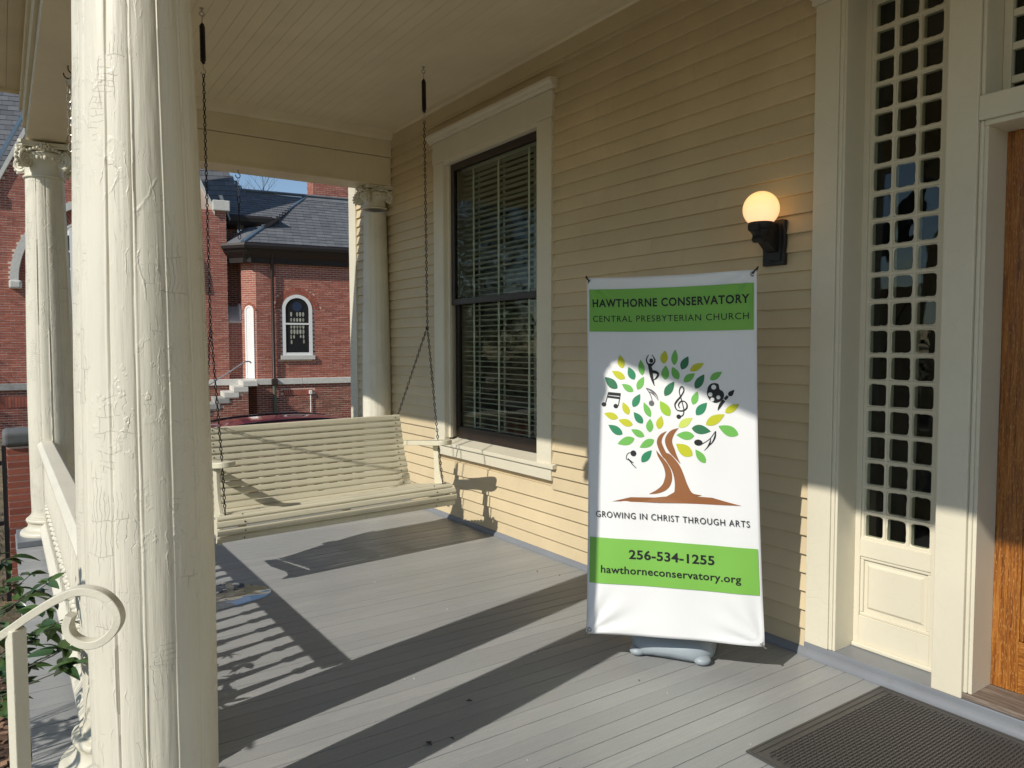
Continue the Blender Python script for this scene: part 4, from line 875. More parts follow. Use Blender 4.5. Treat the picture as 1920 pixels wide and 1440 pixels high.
def text(name, s, x0, x1, base, cap, mat, bold=0, off=.0052, tilt=0, sp_=1.12):
    cu = bpy.data.curves.new(name, 'FONT'); cu.body = s; cu.size = 1; cu.offset = bold; cu.space_character = sp_; cu.resolution_u = 4
    ob = bpy.data.objects.new(name, cu); C.objects.link(ob)
    me = bpy.data.meshes.new_from_object(ob.evaluated_get(bpy.context.evaluated_depsgraph_get())); C.objects.unlink(ob); bpy.data.objects.remove(ob)
    xs = [v.co.x for v in me.vertices]; a, b = min(xs), max(xs)
    ct = .729  # cap height of the built-in face at size 1
    bm = bmesh.new(); bm.from_mesh(me)
    bmesh.ops.triangulate(bm, faces=bm.faces)
    mb = MB(); mb.add([BP(x0+(v.co.x-a)/(b-a)*(x1-x0), base+v.co.y/ct*cap, off) for v in bm.verts], [tuple(v.index for v in f.verts) for f in bm.faces]); bm.free()
    return mb.build(name, mat, banner)
text('printed_title', 'HAWTHORNE CONSERVATORY', .031, .760, 1.5325, .0375, 'ink_ink', .028)
text('printed_subtitle', 'CENTRAL PRESBYTERIAN CHURCH', .031, .757, 1.4625, .0300, 'ink_ink', .002)
text('printed_motto', 'GROWING IN CHRIST THROUGH ARTS', .0405, .746, .5465, .0305, 'ink_ink', 0)
text('printed_phone_number', '256-534-1255', .199, .587, .361, .0425, 'ink_ink', .028, sp_=1.05)
text('printed_web_address', 'hawthorneconservatory.org', .0667, .7008, .2885, .036, 'ink_ink', .020, sp_=1.06)
# grommets, hooks, rods and post
hub = Vector((-.545, 2.475, .95))
for (x, y) in ((.016, .018), (BW-.016, .018), (.016, BH-.018), (BW-.016, BH-.018)):
    p = BP(x, y, .001); du = (BR-BL).normalized(); mb = MB()
    mb.tube([p+du*.0085*math.cos(t)+Z_*.0085*math.sin(t) for t in [2*PI*i/18 for i in range(18)]], .0028, 6, closed=True); mb.build('grommet', 'steel', banner, smooth=60)
    c = BP(0 if x < .4 else BW, 0 if y < .5 else BH, 0); out_ = (c-BP(BW/2, BH/2)).normalized(); tip_ = c+out_*.012-nrm0*.010
    mb = MB(); mb.tube(crom([p+nrm0*.008, p+nrm0*.010+out_*.008, c+out_*.004+nrm0*.006, tip_], 4), [.0035]*13, 8); mb.build('hook', 'black' if y > .5 else 'steel', banner, smooth=50)
    mb = MB(); mb.tube([hub, hub.lerp(tip_, .5)-nrm0*.02, tip_], [.006, .005, .0035], 8); mb.build('rod', 'black', banner, smooth=50)
MB().tube([Vector((-.525, 2.495, .10)), hub+Vector((0, 0, .03))], .014, 16).build('post', 'black', banner, smooth=40)
# plastic foot with water tank
bu = Vector((.551, -.835, 0)).normalized(); bw = Vector((-bu.y, bu.x, 0)); bw = -bw if bw.dot(nrm0) > 0 else bw   # bw points away from the viewer
bc = Vector((-.638, 2.42, 0))+bw*.15
def sup_ell(a, b, n=40, e=3.2):
    return [(a*math.copysign(abs(math.cos(t))**(2/e), math.cos(t)), b*math.copysign(abs(math.sin(t))**(2/e), math.sin(t))) for t in [2*PI*i/n for i in range(n)]]
mb = MB(); layers = [(.185, .150, .010), (.199, .163, .026), (.202, .166, .05), (.196, .160, .075), (.180, .146, .098), (.150, .118, .112), (.10, .07, .118)]
vs = []; n = 44
for a, b, z in layers: vs += [bc+bu*p+bw*q+Z_*(z+(.016*max(0, 1-(p/.12)**2) if z < .03 else 0)) for p, q in sup_ell(a, b, n)]
fs = [(i*n+k, i*n+(k+1) % n, (i+1)*n+(k+1) % n, (i+1)*n+k) for i in range(len(layers)-1) for k in range(n)]+[tuple(range((len(layers)-1)*n, len(layers)*n)), tuple(range(n))[::-1]]
mb.add(vs, fs).build('foot', 'plastic', banner, smooth=50)
for sx in (-1, 1):
    for sy in (-1, 1): MB().ball(bc+bu*(sx*.152)+bw*(sy*.122)+Z_*.024, .040, 16, 10, (1.1, 1, .60)).build('foot_pad', 'plastic', banner, smooth=60)
# =================================================================== DOOR MAT
mat_ = empty('door_mat', (-.5, 1.25, 0), 'black rubber door mat with rows of raised dashes in front of the door', 'door mat')
x0, x1, y0, y1 = -.985, -.066, .30, 1.706
mb = MB(); mb.box(x0, x1, y0, y1, .0005, .0045); mb.build('mat_base', 'rubber', mat_, bevel=.001)
mb = MB(); w = .035
for (a, b, c, d) in ((x0, x1, y1-w, y1), (x0, x1, y0, y0+w), (x0, x0+w, y0+w, y1-w), (x1-w, x1, y0+w, y1-w)): mb.box(a+.001, b-.001, c+.0002, d-.0008, .0046, .0075)
for (a, b, c, d) in ((x0+.009, x1-.009, y1-.013, y1-.009), (x1-.013, x1-.009, y0+.01, y1-.013), (x0+.009, x0+.013, y0+.01, y1-.013)): mb.box(a, b, c, d, .0076, .0095)
mb.build('mat_border', 'rubber', mat_, bevel=.001)
mb = MB(); r = 0; yy = y1-.062
while yy > .95:
    xx = x1-.055-(.0165 if r % 2 else 0)
    while xx > x0+.055:
        mb.add([(xx-.0145, yy-.0042, .0046), (xx+.0125, yy-.0042, .0046), (xx+.0145, yy+.0042, .0046), (xx-.0125, yy+.0042, .0046), (xx-.0135, yy-.003, .0105), (xx+.0115, yy-.003, .0105), (xx+.0135, yy+.003, .0105), (xx-.0115, yy+.003, .0105)],
               [(4, 5, 6, 7), (0, 1, 5, 4), (1, 2, 6, 5), (2, 3, 7, 6), (3, 0, 4, 7)]); xx -= .033
    yy -= .0135; r += 1
mb.build('raised_dashes', 'rubber', mat_, kind='stuff')
# litter: tiny chips and dead leaf crumbs on the boards
mb = MB()
for i in range(70):
    x, y = random.uniform(-2.6, -.08), random.uniform(1.2, 6); L = random.uniform(.0012, .004)
    m = Matrix.Translation((x, y, .0018)) @ Matrix.Rotation(random.uniform(0, 6.3), 4, 'Z'); mb.box(-L, L, -L*.4, L*.4, -.0008, .0012, m)
o = mb.build('paint_chips', 'vinyl', kind='stuff'); tag(o, 'tiny white paint chips scattered on the grey boards', 'paint chips')
mb = MB()
for x, y, L in ((-1.62, 2.62, .016), (-1.92, 2.42, .022), (-1.83, 2.40, .012), (-.9, 2.35, .006), (-.32, 3.9, .007), (-.25, 3.75, .006), (-2.1, 2.18, .02), (-1.62, 2.0, .012)):
    a = random.uniform(0, 6); ca, sa = math.cos(a)*L, math.sin(a)*L
    mb.add([(x-ca, y-sa, .002), (x+sa*.5, y-ca*.5, .009), (x+ca, y+sa, .004), (x-sa*.5, y+ca*.5, .011)], [(0, 1, 2), (0, 2, 3)])
o = mb.build('leaf_crumbs', 'bark', kind='stuff'); tag(o, 'dark curled dead leaf bits on the sunlit porch boards', 'dead leaves')
# =================================================================== SCROLL HAND RAIL
hr = empty('hand_rail', (-3.2, 1.66, -.3), 'cream iron stair hand rail with a scrolled end beside the foreground column', 'hand rail')
rail_pts = [Vector(p) for p in RAILP]
mb = MB(); pts = crom([tuple(p) for p in rail_pts], 5); k = len(pts); vs = []; fs = []
for i, p in enumerate(pts):      # flat bar: broad side across, 26 mm x 9 mm
    p = Vector(p); t = (Vector(pts[min(i+1, k-1)])-Vector(pts[max(i-1, 0)])).normalized()
    side = Vector((-.45, -.89, 0)); side = (side-t*side.dot(t)).normalized(); nn = t.cross(side).normalized(); h = .0125; th = .0075
    for a, b in ((-1, -.84), (-.88, -1), (.88, -1), (1, -.84), (1, .84), (.88, 1), (-.88, 1), (-1, .84)): vs.append(p+side*h*a+nn*th*b)
for i in range(k-1):
    for j in range(8): fs.append((i*8+j, i*8+(j+1) % 8, (i+1)*8+(j+1) % 8, (i+1)*8+j))
fs += [tuple(range(8))[::-1], tuple(range((k-1)*8, k*8))]
mb.add(vs, fs).build('rail', 'iron', hr, smooth=32, fix=True)
pt = Vector(POSTP); m = Matrix.Translation((pt.x, pt.y, 0)) @ Matrix.Rotation(.45, 4, 'Z')
MB().box(-.0135, .0135, -.0135, .0135, -1.09, pt.z+.022, m).build('post', 'iron', hr, bevel=.002)
# =================================================================== FENCE, PIER
pier = empty('brick_pier', (-3.0, 9.2, -1.1), 'red brick gate pier with rounded concrete cap beyond the far left column', 'pier')
MB().box(-3.19, -2.77, 9.01, 9.43, -1.1, .485).build('pier_core', 'mortar', pier)
MB().box(-3.225, -2.735, 8.975, 9.465, .487, .645).build('cap', 'capstone', pier, bevel=.045, segs=4)
bl = MB().box(-.098, .098, -.05, .05, -.0285, .0285).mesh('brick', 'brick')
z = -1.06; r = 0
while z < .46:
    for i in range(2):
        o = (0, .054)[r % 2]
        put_raw(bl, 'brick', pier, (-3.192+.102+i*.211+(0 if r % 2 == 0 else .0)+random.uniform(-.002, .002), 9.057, z)); put_raw(bl, 'brick', pier, (-3.192+.102+i*.211, 9.385, z))
    for i in range(2):
        put_raw(bl, 'brick', pier, (-3.148, 9.057+.055+.10*(i+.5)*1.05+.0, z) if False else (-3.146, 9.165+.125*i, z), (0, 0, PI/2), (.60, 1, 1))
    z += .068; r += 1
fence = empty('metal_fence', (-3.21, 9.1, -1.1), 'black iron fence post and rails running left from the brick pier', 'fence')
MB().box(-3.235, -3.195, 9.05, 9.09, -1.1, .50).build('post', 'black', fence, bevel=.004)
MB().box(-6.2, -3.236, 9.055, 9.085, .30, .345).build('rail', 'black', fence, bevel=.003); MB().box(-6.2, -3.236, 9.055, 9.085, -.315, -.27).build('rail', 'black', fence, bevel=.003)
for i in range(18): MB().box(-3.42-.15*i, -3.405-.15*i, 9.062, 9.078, -1.0, .44).build('picket', 'black', fence)
# =================================================================== SHRUBS
def leaf_mesh(L, w, curl):
    mb = MB(); n = 6; vs = []
    for i in range(n+1):
        t = i/n; h = w*math.sin(PI*t**.8)**.85 if 0 < t < 1 else .0006; z = -curl*t*t
        vs += [(L*t, -h, z+h*.35), (L*t, 0, z), (L*t, h, z+h*.35)]
    fs = []
    for i in range(n):
        a = i*3; fs += [(a, a+1, a+4, a+3), (a+1, a+2, a+5, a+4)]
    mb.add(vs, fs); return mb.mesh('leaf', 'leaf', 80)
lms = [leaf_mesh(.062, .0115, .016), leaf_mesh(.052, .013, .008), leaf_mesh(.07, .012, .026)]
def shrub(label, root, tips, nleaf, rnd, sc_=1.0):
    s = empty('shrub', root, label, 'shrub'); rt = Vector(root); n = 0
    mb = MB()
    for tp in tips:
        tp = Vector(tp); mid = rt.lerp(tp, .45)+Vector((rnd.uniform(-.08, .02), rnd.uniform(-.08, .08), .35*(tp.z-rt.z))); base = rt+Vector((rnd.uniform(-.12, .12), rnd.uniform(-.12, .12), 0))
        cv = crom([tuple(base), tuple(mid), tuple(tp)], 6); mb.tube(cv, [.006-.0045*i/(len(cv)-1) for i in range(len(cv))], 5)
        d = (Vector(cv[-1])-Vector(cv[-3])).normalized()
        for k in range(nleaf):
            back = rnd.uniform(0, .16)*(k/nleaf); p = tp-d*back; a = k*2.4+rnd.uniform(-.3, .3)
            el = rnd.uniform(-.55, .5); put_raw(rnd.choice(lms), 'leaf', s, tuple(p), (rnd.uniform(-.6, .6), el, a), (sc_*rnd.uniform(.8, 1.2),)*3); n += 1
    mb.build('stems', 'bark', s); return s
rn = random.Random(5)
shrub('glossy green shrub reaching over the porch edge at the lower left', (-3.75, 3.1, -1.1), TWIGS, 12, rn, 1.25)
tips2 = [(rn.uniform(-4.5, -3.75), rn.uniform(2.35, 3.35), rn.uniform(.35, 1.42)) for _ in range(30)]
shrub('taller leafy evergreen shrub standing out in the bed left of the porch', (-4.1, 2.9, -1.1), tips2, 9, rn, 1.3)
for (x, y) in ((-3.45, 3.9), (-3.62, 5.2)):
    mbt = [(x+rn.uniform(-.25, .2), y+rn.uniform(-.4, .4), rn.uniform(-.75, -.25)) for _ in range(12)]
    shrub('low dark green shrub in the bark bed below the porch edge' if y < 4.5 else 'low green strappy plant in the bark bed nearer the brick pier', (x, y, -1.1), mbt, 8, rn, 1.5)
mb = MB()
mb.tube([(-3.52+.24*math.cos(t*.5)+.012*math.sin(t*3.1), 3.05+.24*math.sin(t*.5), -1.05+.012*t*.5) for t in range(0, 75)], .013, 8)
o = mb.build('garden_hose', 'hose', smooth=60); tag(o, 'coiled dark green garden hose on the ground beside the porch edge', 'garden hose')
# =================================================================== CHURCH
ch = empty('church', (1, 24, -1.1), 'red brick church with slate roofs, arched windows and stone trim beyond the porch', 'church')
def cb(name, mat, *b, **k): return MB().box(*b).build(name, mat, ch, **k)
BP_, BC_ = .2145, .0685
def bricks(name, o, u, n, x0, x1, z0, z1, hole=None, mat='brick', seed=0):
    """stretcher bond laid on a vertical plane: o + u*x, proud along n"""
    o, u, n = Vector(o), Vector(u).normalized(), Vector(n).normalized(); mb = MB(); z = z0; r = 0; rr = random.Random(seed)
    while z < z1-.01:
        x = x0-(BP_/2 if r % 2 else 0)
        while x < x1:
            a, b = max(x, x0)+.007, min(x+BP_, x1)-.007; x += BP_
            if b-a < .03: continue
            if hole and hole((a+b)/2, z+BC_/2): continue
            zz0, zz1 = z+.0085, min(z+BC_, z1)-.0085; t = .006+rr.uniform(-.003, .003)
            A, B = o+u*a, o+u*b
            vs = [A+Z_*zz0, B+Z_*zz0, B+Z_*zz1, A+Z_*zz1]; vs += [v+n*t for v in vs]
            mb.add(vs, [(4, 5, 6, 7), (0, 1, 5, 4), (1, 2, 6, 5), (2, 3, 7, 6), (3, 0, 4, 7)])
        z += BC_; r += 1
    return mb.build(name, mat, ch, kind='stuff')
def arch_bricks(name, c, u, n, r0, r1, a0, a1, step, mat='brick', t=.016):
    c, u, n = Vector(c), Vector(u), Vector(n); mb = MB(); k = int((a1-a0)*r0/step)
    for i in range(k):
        p, q = a0+(a1-a0)*(i+.08)/k, a0+(a1-a0)*(i+.92)/k
        vs = [c+u*r*math.cos(a)+Z_*r*math.sin(a) for r, a in ((r0, p), (r0, q), (r1, q), (r1, p))]; vs += [v+n*t for v in vs]
        mb.add(vs, [(4, 7, 6, 5), (0, 4, 5, 1), (1, 5, 6, 2), (2, 6, 7, 3), (3, 7, 4, 0)])
    return mb.build(name, mat, ch, kind='stuff', fix=True)
def ring(name, mat, c, u, n, r0, r1, a0, a1, d0, d1, seg=32, parent=None, legs=0):
    c, u, n = Vector(c), Vector(u), Vector(n); mb = MB(); vs = []
    an = [a0+(a1-a0)*i/seg for i in range(seg+1)]
    prof = [(r*math.cos(a), r*math.sin(a)) for r, a in [(r1, a) for a in an]]; inn = [(r0*math.cos(a), r0*math.sin(a)) for a in an]
    if legs: prof = [(r1, -legs)]+prof+[(-r1, -legs)]; inn = [(r0, -legs)]+inn+[(-r0, -legs)]
    k = len(prof)
    for d in (d0, d1): vs += [c+u*p+Z_*q+n*d for p, q in prof]+[c+u*p+Z_*q+n*d for p, q in inn]
    fs = []
    for i in range(k-1):
        fs += [(i, i+1, k+i+1, k+i), (2*k+i, 3*k+i, 3*k+i+1, 2*k+i+1), (i, 2*k+i, 2*k+i+1, i+1), (k+i, k+i+1, 3*k+i+1, 3*k+i)]
    fs += [(0, k, 3*k, 2*k), (k-1, 3*k-1, 4*k-1, 2*k-1)]
    return mb.add(vs, fs).build(name, mat, parent or ch, fix=True)
NY = (0, -1, 0); UX = (1, 0, 0); GRD = -1.1; WTZ = .27; WT1 = .46
# --- apse front wall (Y=24), chamfered corner and the recess behind it
winc = (4.76, 24, 2.68); wr = .455
MB().box(3.49, 9.5, 24.0, 24.5, -1.2, 4.7).build('wall_core', 'mortar', ch)
def h1(x, z):
    if math.hypot(x-winc[0], z-winc[2]) < wr+.22 and z > winc[2]: return True
    return abs(x-winc[0]) < wr+.02 and 1.02 < z < winc[2]+.02 or abs(x-4.74) < .55 and .98 < z < 1.18
bricks('wall_bricks', (0, 24, 0), UX, NY, 3.49, 9.4, WT1+.003, 4.35, h1, seed=1)
def h2(x, z): return abs(x-4.72) < .46 and -.10 < z < .10
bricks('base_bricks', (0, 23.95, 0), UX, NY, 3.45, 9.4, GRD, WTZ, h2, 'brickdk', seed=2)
MB().box(3.47, 9.5, 23.95, 24.0, -1.2, WTZ-.002).build('base_wall_core', 'mortar', ch)
arch_bricks('window_arch_bricks', winc, UX, NY, wr+.035, wr+.135, 0, PI, .068); arch_bricks('window_arch_bricks', winc, UX, NY, wr+.145, wr+.245, 0, PI, .075)
mb = MB()
for i in range(13): 
    f = (i+.5)/13*2-1; x = 4.72+f*.43; s = f*.05; mb.add([(x-.024, 23.95, -.09), (x+.024, 23.95, -.09), (x+.026+s, 23.95, .095), (x-.026+s, 23.95, .095), (x-.024, 23.933, -.09), (x+.024, 23.933, -.09), (x+.026+s, 23.933, .095), (x-.026+s, 23.933, .095)], [(4, 5, 6, 7), (0, 1, 5, 4), (1, 2, 6, 5), (2, 3, 7, 6), (3, 0, 4, 7)])
mb.build('soldier_bricks', 'brick', ch, kind='stuff')
for i in range(4): cb('corbel_course', 'brick', 3.45-.01*i, 9.4, 23.985-.02*i, 24.0, 4.13+.07*i, 4.192+.07*i)
# string course
x = 3.44
while x < 9.4: cb('water_table_stone', 'stone', x+.003, min(x+1.45, 9.4)-.003, 23.88, 24.02, WTZ, WT1, bevel=.01); x += 1.45
# chamfer
c0, c1 = Vector((3.49, 24, 0)), Vector((3.12, 24.37, 0)); cu_ = (c1-c0).normalized(); cn = Vector((-1, -1, 0)).normalized(); CL = (c1-c0).length
MB().prism([(0, 0), (CL, 0), (CL+.4, .5), (.1, .6)], c0, cu_, -cn, Z_, -1.2, 4.7).build('corner_wall_core', 'mortar', ch, fix=True)
bricks('corner_bricks', c0, cu_, cn, 0, CL, WT1+.003, 4.35, seed=3); bricks('corner_base_bricks', c0+cn*.04, cu_, cn, 0, CL, GRD, WTZ, None, 'brickdk', seed=4)
MB().prism([(-.03, -.10), (CL+.03, -.10), (CL+.03, .02), (-.03, .02)], c0, cu_, -cn, Z_, WTZ, WT1).build('water_table_stone', 'stone', ch, fix=True)
# door wall: receding side of the apse (faces the steps), arched white door in it
dw0, dw1 = Vector((3.12, 24.37, 0)), Vector((3.12, 25.6, 0))
MB().box(3.12, 3.5, 24.37, 25.7, -1.2, 4.7).build('door_wall_core', 'mortar', ch)
bricks('door_wall_bricks', (3.12, 0, 0), (0, 1, 0), (-1, 0, 0), 24.37, 25.6, WT1+.003, 4.35, lambda y, z: abs(y-24.85) < .36 and z < 2.7 or math.hypot(y-24.85, z-2.55) < .36, seed=5)
arch_bricks('door_arch_bricks', (3.12, 24.85, 2.55), (0, 1, 0), (-1, 0, 0), .37, .50, 0, PI, .065)
MB().box(3.06, 3.115, 24.52, 25.18, WT1, 2.56).build('side_door', 'white', ch); ring('side_door_arch', 'white', (3.06, 24.85, 2.55), (0, 1, 0), (-1, 0, 0), .02, .33, 0, PI, -.05, .0)
# white door leaf seen on the chamfer
dc = c0+cu_*(CL*.45)
ring('door_frame', 'white', dc+Z_*2.62+cn*.0, -cu_, cn, .115, .17, 0, PI, .013, .035, 16, None, 2.15)
MB().prism([(-.115, .47), (.115, .47), (.115, 2.62), (.08, 2.71), (0, 2.74), (-.08, 2.71), (-.115, 2.62)], dc, cu_, Z_, cn, .0125, .022).build('door_leaf', 'white', ch, fix=True)
arch_bricks('corner_arch_bricks', dc+Z_*2.62, -cu_, cn, .175, .25, 0, PI, .05)
# recessed bay (Y=25.2) and the nearer lower wall with its sloped stone
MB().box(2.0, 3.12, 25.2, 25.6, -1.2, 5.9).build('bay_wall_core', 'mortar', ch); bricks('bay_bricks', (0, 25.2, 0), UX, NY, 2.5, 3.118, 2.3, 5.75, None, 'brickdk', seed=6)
MB().box(2.3, 3.10, 24.5, 25.2, -1.2, 2.24).build('low_wall_core', 'mortar', ch); bricks('low_wall_bricks', (0, 24.5, 0), UX, NY, 2.3, 3.10, WT1, 2.23, None, 'brick', seed=7)
MB().prism([(24.46, 2.24), (24.46, 2.30), (25.21, 2.82), (25.21, 2.24)], (0, 0, 0), (0, 1, 0), (0, 0, 1), (1, 0, 0), 2.69, 3.115).build('weathering_stone', 'stone', ch, fix=True)
# --- gable front of the nave, to the left
GX, GS = -.53, 2.1
def rake(x): return 11.8-GS*abs(x-GX)
mb = MB(); mb.prism([(-3.6, -1.2), (2.69, -1.2), (2.69, 5.75), (2.33, 5.8), (GX, 11.7), (-3.37, 5.72), (-3.6, 5.6)], (0, 0, 0), UX, (0, 0, 1), (0, 1, 0), 24.3, 24.9); mb.build('gable_wall_core', 'mortar', ch, fix=True)
bw = (GX, 24.3, 3.35); bR = 2.48
def h3(x, z):
    if x < 2.3 and z > rake(x)-.12: return True
    d = math.hypot(x-bw[0], z-bw[2])
    return (d < bR if z > bw[2] else abs(x-bw[0]) < 1.92 and z > 1.2)
bricks('gable_bricks', (0, 24.3, 0), UX, NY, -3.6, -1.0, WT1, 8.6, h3, 'brick', seed=8); bricks('gable_bricks', (0, 24.3, 0), UX, NY, 1.5, 2.69, WT1, 5.74, h3, 'brick', seed=9)
bricks('gable_base_bricks', (0, 24.24, 0), UX, NY, -3.6, -1.0, GRD, WTZ-.01, lambda x, z: x < -2.2 and -.22 < z < .08, 'brickdk', seed=10); bricks('gable_base_bricks', (0, 24.24, 0), UX, NY, 1.3, 3.1, GRD, WTZ-.01, None, 'brickdk', seed=11)
MB().box(-3.6, 3.12, 24.24, 24.3, -1.2, WTZ-.012).build('base_wall_core', 'mortar', ch)
mb = MB()
for i in range(12): mb.box(-3.55+.077*i+.006, -3.55+.077*i+.066, 24.222, 24.24, -.215, .075)
mb.build('soldier_bricks', 'brick', ch, kind='stuff')
for (a, b) in ((-3.6, -1.3), (1.3, 3.118)): cb('water_table_stone', 'concrete' if a < 0 else 'stone', a, b, 24.16, 24.32, WTZ, WT1, bevel=.01)
for sx in (-1, 1):      # stone coping on the two rakes
    xe = -3.37 if sx < 0 else 2.36; L = abs(xe-GX)
    poly = [(xe, rake(xe)-.16), (xe-.0, rake(xe)+.06), (GX, 11.8+.06), (GX, 11.8-.16)]
    MB().prism(poly, (0, 0, 0), UX, (0, 0, 1), (0, 1, 0), 24.20, 24.95).build('coping', 'stone', ch, fix=True)
cb('kneeler_stone', 'stone', 2.30, 2.80, 24.14, 24.9, 5.70, 6.02, bevel=.02); cb('kneeler_stone', 'stone', -3.75, -3.3, 24.14, 24.9, 5.6, 5.9, bevel=.02)
MB().prism([(2.80, 5.45), (2.83, 5.48), (2.60, 6.2), (2.50, 6.2)], (0, 0, 0), UX, (0, 0, 1), (0, 1, 0), 24.3, 25.3).build('lead_flashing', 'zincridge', ch, fix=True)
ring('hood_mould', 'stone', bw, UX, NY, bR-.20, bR, 0, PI, 0, .14, 40); ring('window_frame', 'white', bw, UX, NY, 1.70, 1.86, 0, PI, -.10, .04, 40, None, 1.75)
cb('hood_corbel', 'stone', -3.04, -2.74, 24.12, 24.32, 3.12, 3.36, bevel=.05)
arch_bricks('hood_arch_bricks', bw, UX, NY, 1.88, 2.08, 0, PI, .075); arch_bricks('hood_arch_bricks', bw, UX, NY, 2.09, 2.27, 0, PI, .075)
ring('stone_arch', 'stone', bw, UX, NY, 1.87, 1.93, 0, PI, 0, .06, 40)
BWn = empty('window', (GX, 24.35, 1.6), '', ''); del BWn['label']; del BWn['category']; put(BWn, ch)
MB().prism([(1.7*math.cos(PI*i/24), 3.35+1.7*math.sin(PI*i/24)) for i in range(25)]+[(-1.7, 1.6), (1.7, 1.6)], (GX, 0, 0), UX, (0, 0, 1), (0, 1, 0), 24.27, 24.29).build('pane', 'stained', BWn, fix=True)
mb = MB()
for i in range(5): mb.box(GX-1.7+.68*i+.0, GX-1.7+.68*i+.07, 24.18, 24.265, 1.6, 4.9)
for z in (1.9, 2.7, 3.7, 4.2): mb.box(GX-1.7, GX+1.7, 24.19, 24.262, z, z+.05)
mb.build('glazing_bar', 'white', BWn); cb('window_sill', 'stone', GX-1.95, GX+1.95, 24.10, 24.32, 1.48, 1.60, bevel=.01)
mb = MB()
for i in range(60):
    x = GX-1.66+random.random()*.5; z = random.uniform(1.7, 4.6); mb.box(x, x+random.uniform(.03, .08), 24.262, 24.268, z, z+random.uniform(.03, .14))
mb.build('coloured_pane', 'opal', BWn, kind='stuff')
# --- slate roofs
def slates(name, P0, P1, P2, P3, expo=.20, wid=.26, seed=0):
    """quad P0-P1 along the eave, P3-P2 along the ridge; overlapping slates clipped to it"""
    P0, P1, P2, P3 = map(Vector, (P0, P1, P2, P3)); rr = random.Random(seed)
    e = (P1-P0).normalized(); nrm = (P1-P0).cross(P3-P0).normalized(); nrm = nrm if nrm.z > 0 else -nrm; s = nrm.cross(e); s = s if s.z > 0 else -s
    H_ = (P3-P0).dot(s); a3, a2, a1 = (P3-P0).dot(e), (P2-P0).dot(e), (P1-P0).dot(e)
    m0 = MB().add([P0-nrm*.03, P1-nrm*.03, P2-nrm*.03, P3-nrm*.03], [(0, 1, 2, 3)]); m0.build(name+'_deck', 'slate', ch)
    mb = MB(); n = int(H_/expo)+1
    for r in range(n):
        h = r*expo; t = h/H_; xa, xb = a3*t, a1+(a2-a1)*t; x = xa-(wid/2 if r % 2 else 0)
        while x < xb:
            l, q = max(x, xa)+.004, min(x+wid, xb)-.004; x += wid
            if q-l < .02: continue
            hh = min(h+expo*1.25, H_); tt = hh/H_; lift = .022+rr.uniform(-.004, .004)
            vs = [P0+e*l+s*h+nrm*lift, P0+e*q+s*h+nrm*lift, P0+e*q+s*hh+nrm*.003, P0+e*l+s*hh+nrm*.003, P0+e*l+s*h, P0+e*q+s*h]
            mb.add(vs, [(0, 1, 2, 3), (4, 5, 1, 0), (4, 0, 3), (5, 2, 1)])
    return mb.build(name, 'slate', ch, kind='stuff')
RY, RZ = 26.6, 6.82       # ridge
EZ = 4.66
hipb, hipt = Vector((3.10, 23.66, EZ+.05)), Vector((5.62, RY, RZ))
slates('apse_roof_slates', hipb, (9.6, 23.66, EZ+.05), (9.6, RY, RZ), hipt, seed=1)
e2 = Vector((2.64, 24.2, EZ+.02))
MB().add([hipb, e2, (3.6, 25.3, 5.62), hipt], [(0, 1, 2, 3)]).build('hip_side_slates', 'slate', ch)
mb = MB(); mb.tube([hipb+Z_*.02, hipt+Z_*.02], [.10, .10], 4, flat_=.35); mb.build('hip_flashing', 'flash', ch)
slates('bay_roof_slates', (2.70, 24.75, 5.70), (4.30, 24.75, 5.66), (5.62, RY, RZ), (3.2, RY, RZ+.02), seed=2)
mb = MB(); mb.tube([Vector((2.9, RY, RZ+.05)), Vector((9.6, RY, RZ+.03))], .09, 6, flat_=.6); mb.build('ridge_flashing', 'zincridge', ch)
mb = MB().add([(5.5, RY-.10, RZ-.03), (9.6, RY-.10, RZ-.03), (9.6, RY-.32, RZ-.19), (5.4, RY-.26, RZ-.15)], [(0, 1, 2, 3)]); mb.build('ridge_apron', 'zincridge', ch)
# gutters and soffits
prof = [(0, 0), (-.02, .09), (.01, .16), (.10, .17), (.14, .12), (.16, .02), (.42, -.20), (.42, -.42), (.30, -.42), (.28, -.27), (.10, -.10), (.05, -.01)]
MB().prism(prof, (0, 23.56, EZ-.13), (0, 1, 0), (0, 0, 1), UX, 3.12, 9.6).build('gutter', 'gutter', ch, fix=True)
gv = (Vector((2.52, 24.16, 0))-Vector((3.12, 23.56, 0))); gl = gv.length; gu = gv.normalized(); gn = Vector((-gu.y, gu.x, 0)); gn = gn if gn.dot(Vector((1, 1, 0))) > 0 else -gn
MB().prism(prof, Vector((3.12, 23.56, EZ-.13)), gn, Z_, gu, -.02, gl).build('gutter', 'gutter', ch, fix=True)
MB().prism([(0, 0), (-.02, .12), (.02, .2), (.14, .2), (.6, -.1), (.6, -.2), (.1, -.12)], (0, 24.62, 5.50), (0, 1, 0), (0, 0, 1), UX, 2.55, 4.15).build('gutter', 'gutter', ch, fix=True)
MB().prism([(2.3, 4.3), (3.05, 4.62), (4.4, 5.65), (4.25, 5.65), (3.1, 4.9), (2.3, 4.44)], (0, 24.55, 0), UX, Z_, (0, 1, 0), -.1, .5).build('rake_board', 'gutter', ch, fix=True)
# nave roof behind the gable
slates('nave_roof_slates', (-9.5, 25.0, 5.2), (3.9, 25.6, 6.0), (-1.2, 31.5, 13.6), (-9.5, 31.5, 13.6), .24, .34, seed=3)
MB().tube([Vector((-3.95, 24.4, 5.2)), Vector((-2.0, 24.75, 9.35))], .12, 4, flat_=.4).build('valley_flashing', 'flash', ch)
